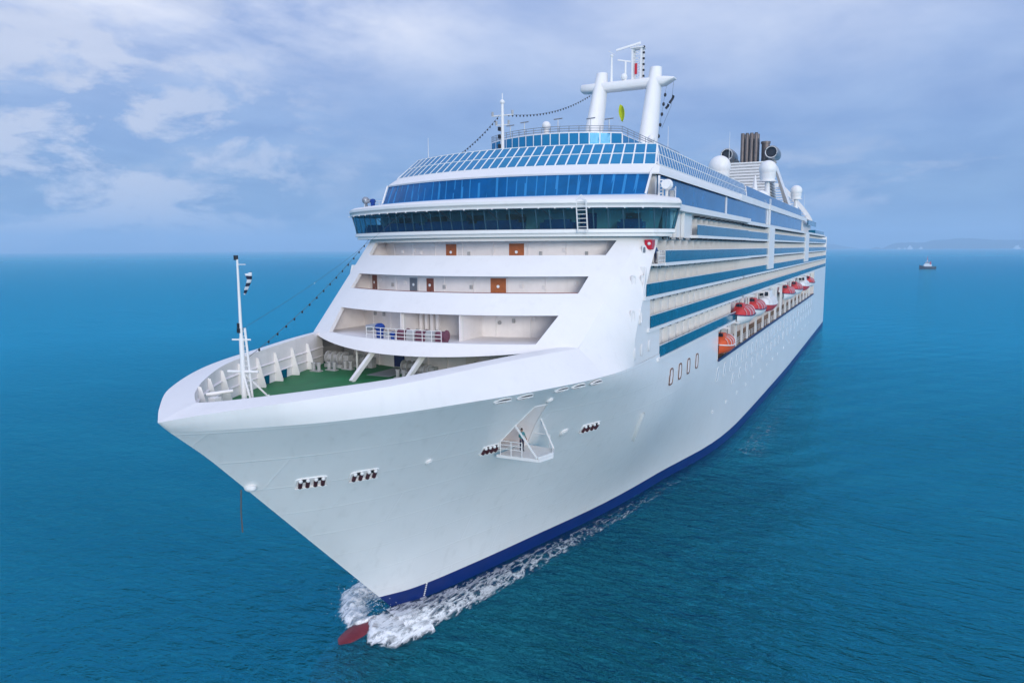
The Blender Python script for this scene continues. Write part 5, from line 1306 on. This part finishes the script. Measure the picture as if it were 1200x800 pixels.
oth = [(a[0] + .5 + w_ * .93, a[1] - w_ * .62) for a, w_ in zip(inn, outw)]
foam_patch("bow_wave", inn, oth, lambda t, s: (1.0 - .70 * t ** .7) * sm((1.04 - s) / .30) * (sm((s + .03) / .12) if t < .12 else sm((s - .05 * t) / (.12 + .4 * t))), lambda t, s: (1 - t) ** 2.5 * .5 * math.exp(-((s - .55) / .22) ** 2), 420, 60, "white foaming bow wave running back along the hull", seed=2.0)
# rolling crest ahead of and beside the stem
ci = [(-.6, 1.6), (-.45, .5), (-.2, -.3), (-.1, -.7), (0, -.9), (.3, -.9), (.6, -.6), (.9, .2), (1.5, 1.3)]
co_ = [(-5.4, 2.4), (-5.5, -.2), (-3.2, -3.4), (-.9, -5.0), (.1, -3.3), (1.0, -4.6), (2.2, -6.3), (4.4, -5.6), (6.0, -2.2)]
foam_patch("bow_wave", ci, co_, lambda t, s: 1.0 * sm((1.03 - s) / .24) * ((.42 + .58 * sm((s - .18) / .42)) if t < .5 else (.6 + .4 * sm(s / .3))), lambda t, s: .55 * math.exp(-((s - .66) / .22) ** 2) * (1 - .5 * t), 200, 90, "churning white crest round the stem above the bulb", seed=7.0)
# thin sheet of water climbing the starboard side of the stem
ci = [(-.05, -.9), (-.5, .4), (-1.2, 1.8), (-1.9, 3.6), (-2.6, 5.4)]; co_ = [(-2.3, -1.6), (-2.9, -.1), (-3.6, 1.4), (-4.2, 3.4), (-4.6, 6.2)]
foam_patch("bow_wave", ci, co_, lambda t, s: .72 * sm((1.0 - s) / .5), lambda t, s: 1.1 * (1 - s) ** 1.6 * (1 - t) ** .6, 90, 50, "thin splash climbing the starboard side of the stem", seed=12.0)
foam_patch("bow_wave", [(-1.3, -3.0), (-1.2, -5.5), (-.5, -8.4)], [(1.3, -3.0), (1.2, -5.5), (.5, -8.4)], lambda t, s: .52 * (1 - .5 * t) * edge_f(s), lambda t, s: 0.0, 60, 30, "thin wash of foam sliding over the red bulb", seed=31.0, base=.50)
wk = [(16.6, 60), (17.0, 80), (17, 110), (17.2, 150), (17.4, 200), (17.6, 244)]; wo = [(24, 52), (25, 76), (25, 110), (25, 150), (26, 200), (28, 244)]
foam_patch("side_wash", wk, wo, lambda t, s: .47 * edge_f(s, .1, .6) * (1 - .4 * t), lambda t, s: 0.02, 260, 24, "thin scattered foam streaks along the after hull", seed=21.0)
# fine spray droplets thrown up at the stem
rnd = random.Random(11); g = MB()
for i in range(500):
    a = rnd.random(); x = rnd.gauss(-1.5, 1.1); y = rnd.gauss(-.6, 1.2); z = abs(rnd.gauss(0, .75)) + .2
    if x > hull(max(y, .01), 0) - .1 and y > -.5: continue
    g.sphere((x, y, z), rnd.uniform(.01, .035), 4, 3)
o = g.build("spray", 'white', None); o["kind"] = "stuff"; o["label"] = "fine white spray droplets over the bow wave"

# ------------------------------------------------------------------ haze
HZ = True
if HZ:
    g = MB(); g.box((-12000, -11000, -12), (12000, 12000, 260)); hz = g.build("haze", 'white', None); hz["kind"] = "stuff"; hz["label"] = "pale blue sea haze"
    m = bpy.data.materials.new("haze_air"); m.use_nodes = True; t = m.node_tree; t.nodes.clear()
    o_ = t.nodes.new("ShaderNodeOutputMaterial"); v = t.nodes.new("ShaderNodeVolumePrincipled"); v.inputs["Color"].default_value = (.54, .74, .95, 1); v.inputs["Density"].default_value = 0.00025; v.inputs["Anisotropy"].default_value = 0.0
    t.links.new(v.outputs[0], o_.inputs["Volume"]); hz.data.materials.clear(); hz.data.materials.append(m)
    scene.cycles.volume_bounces = 1
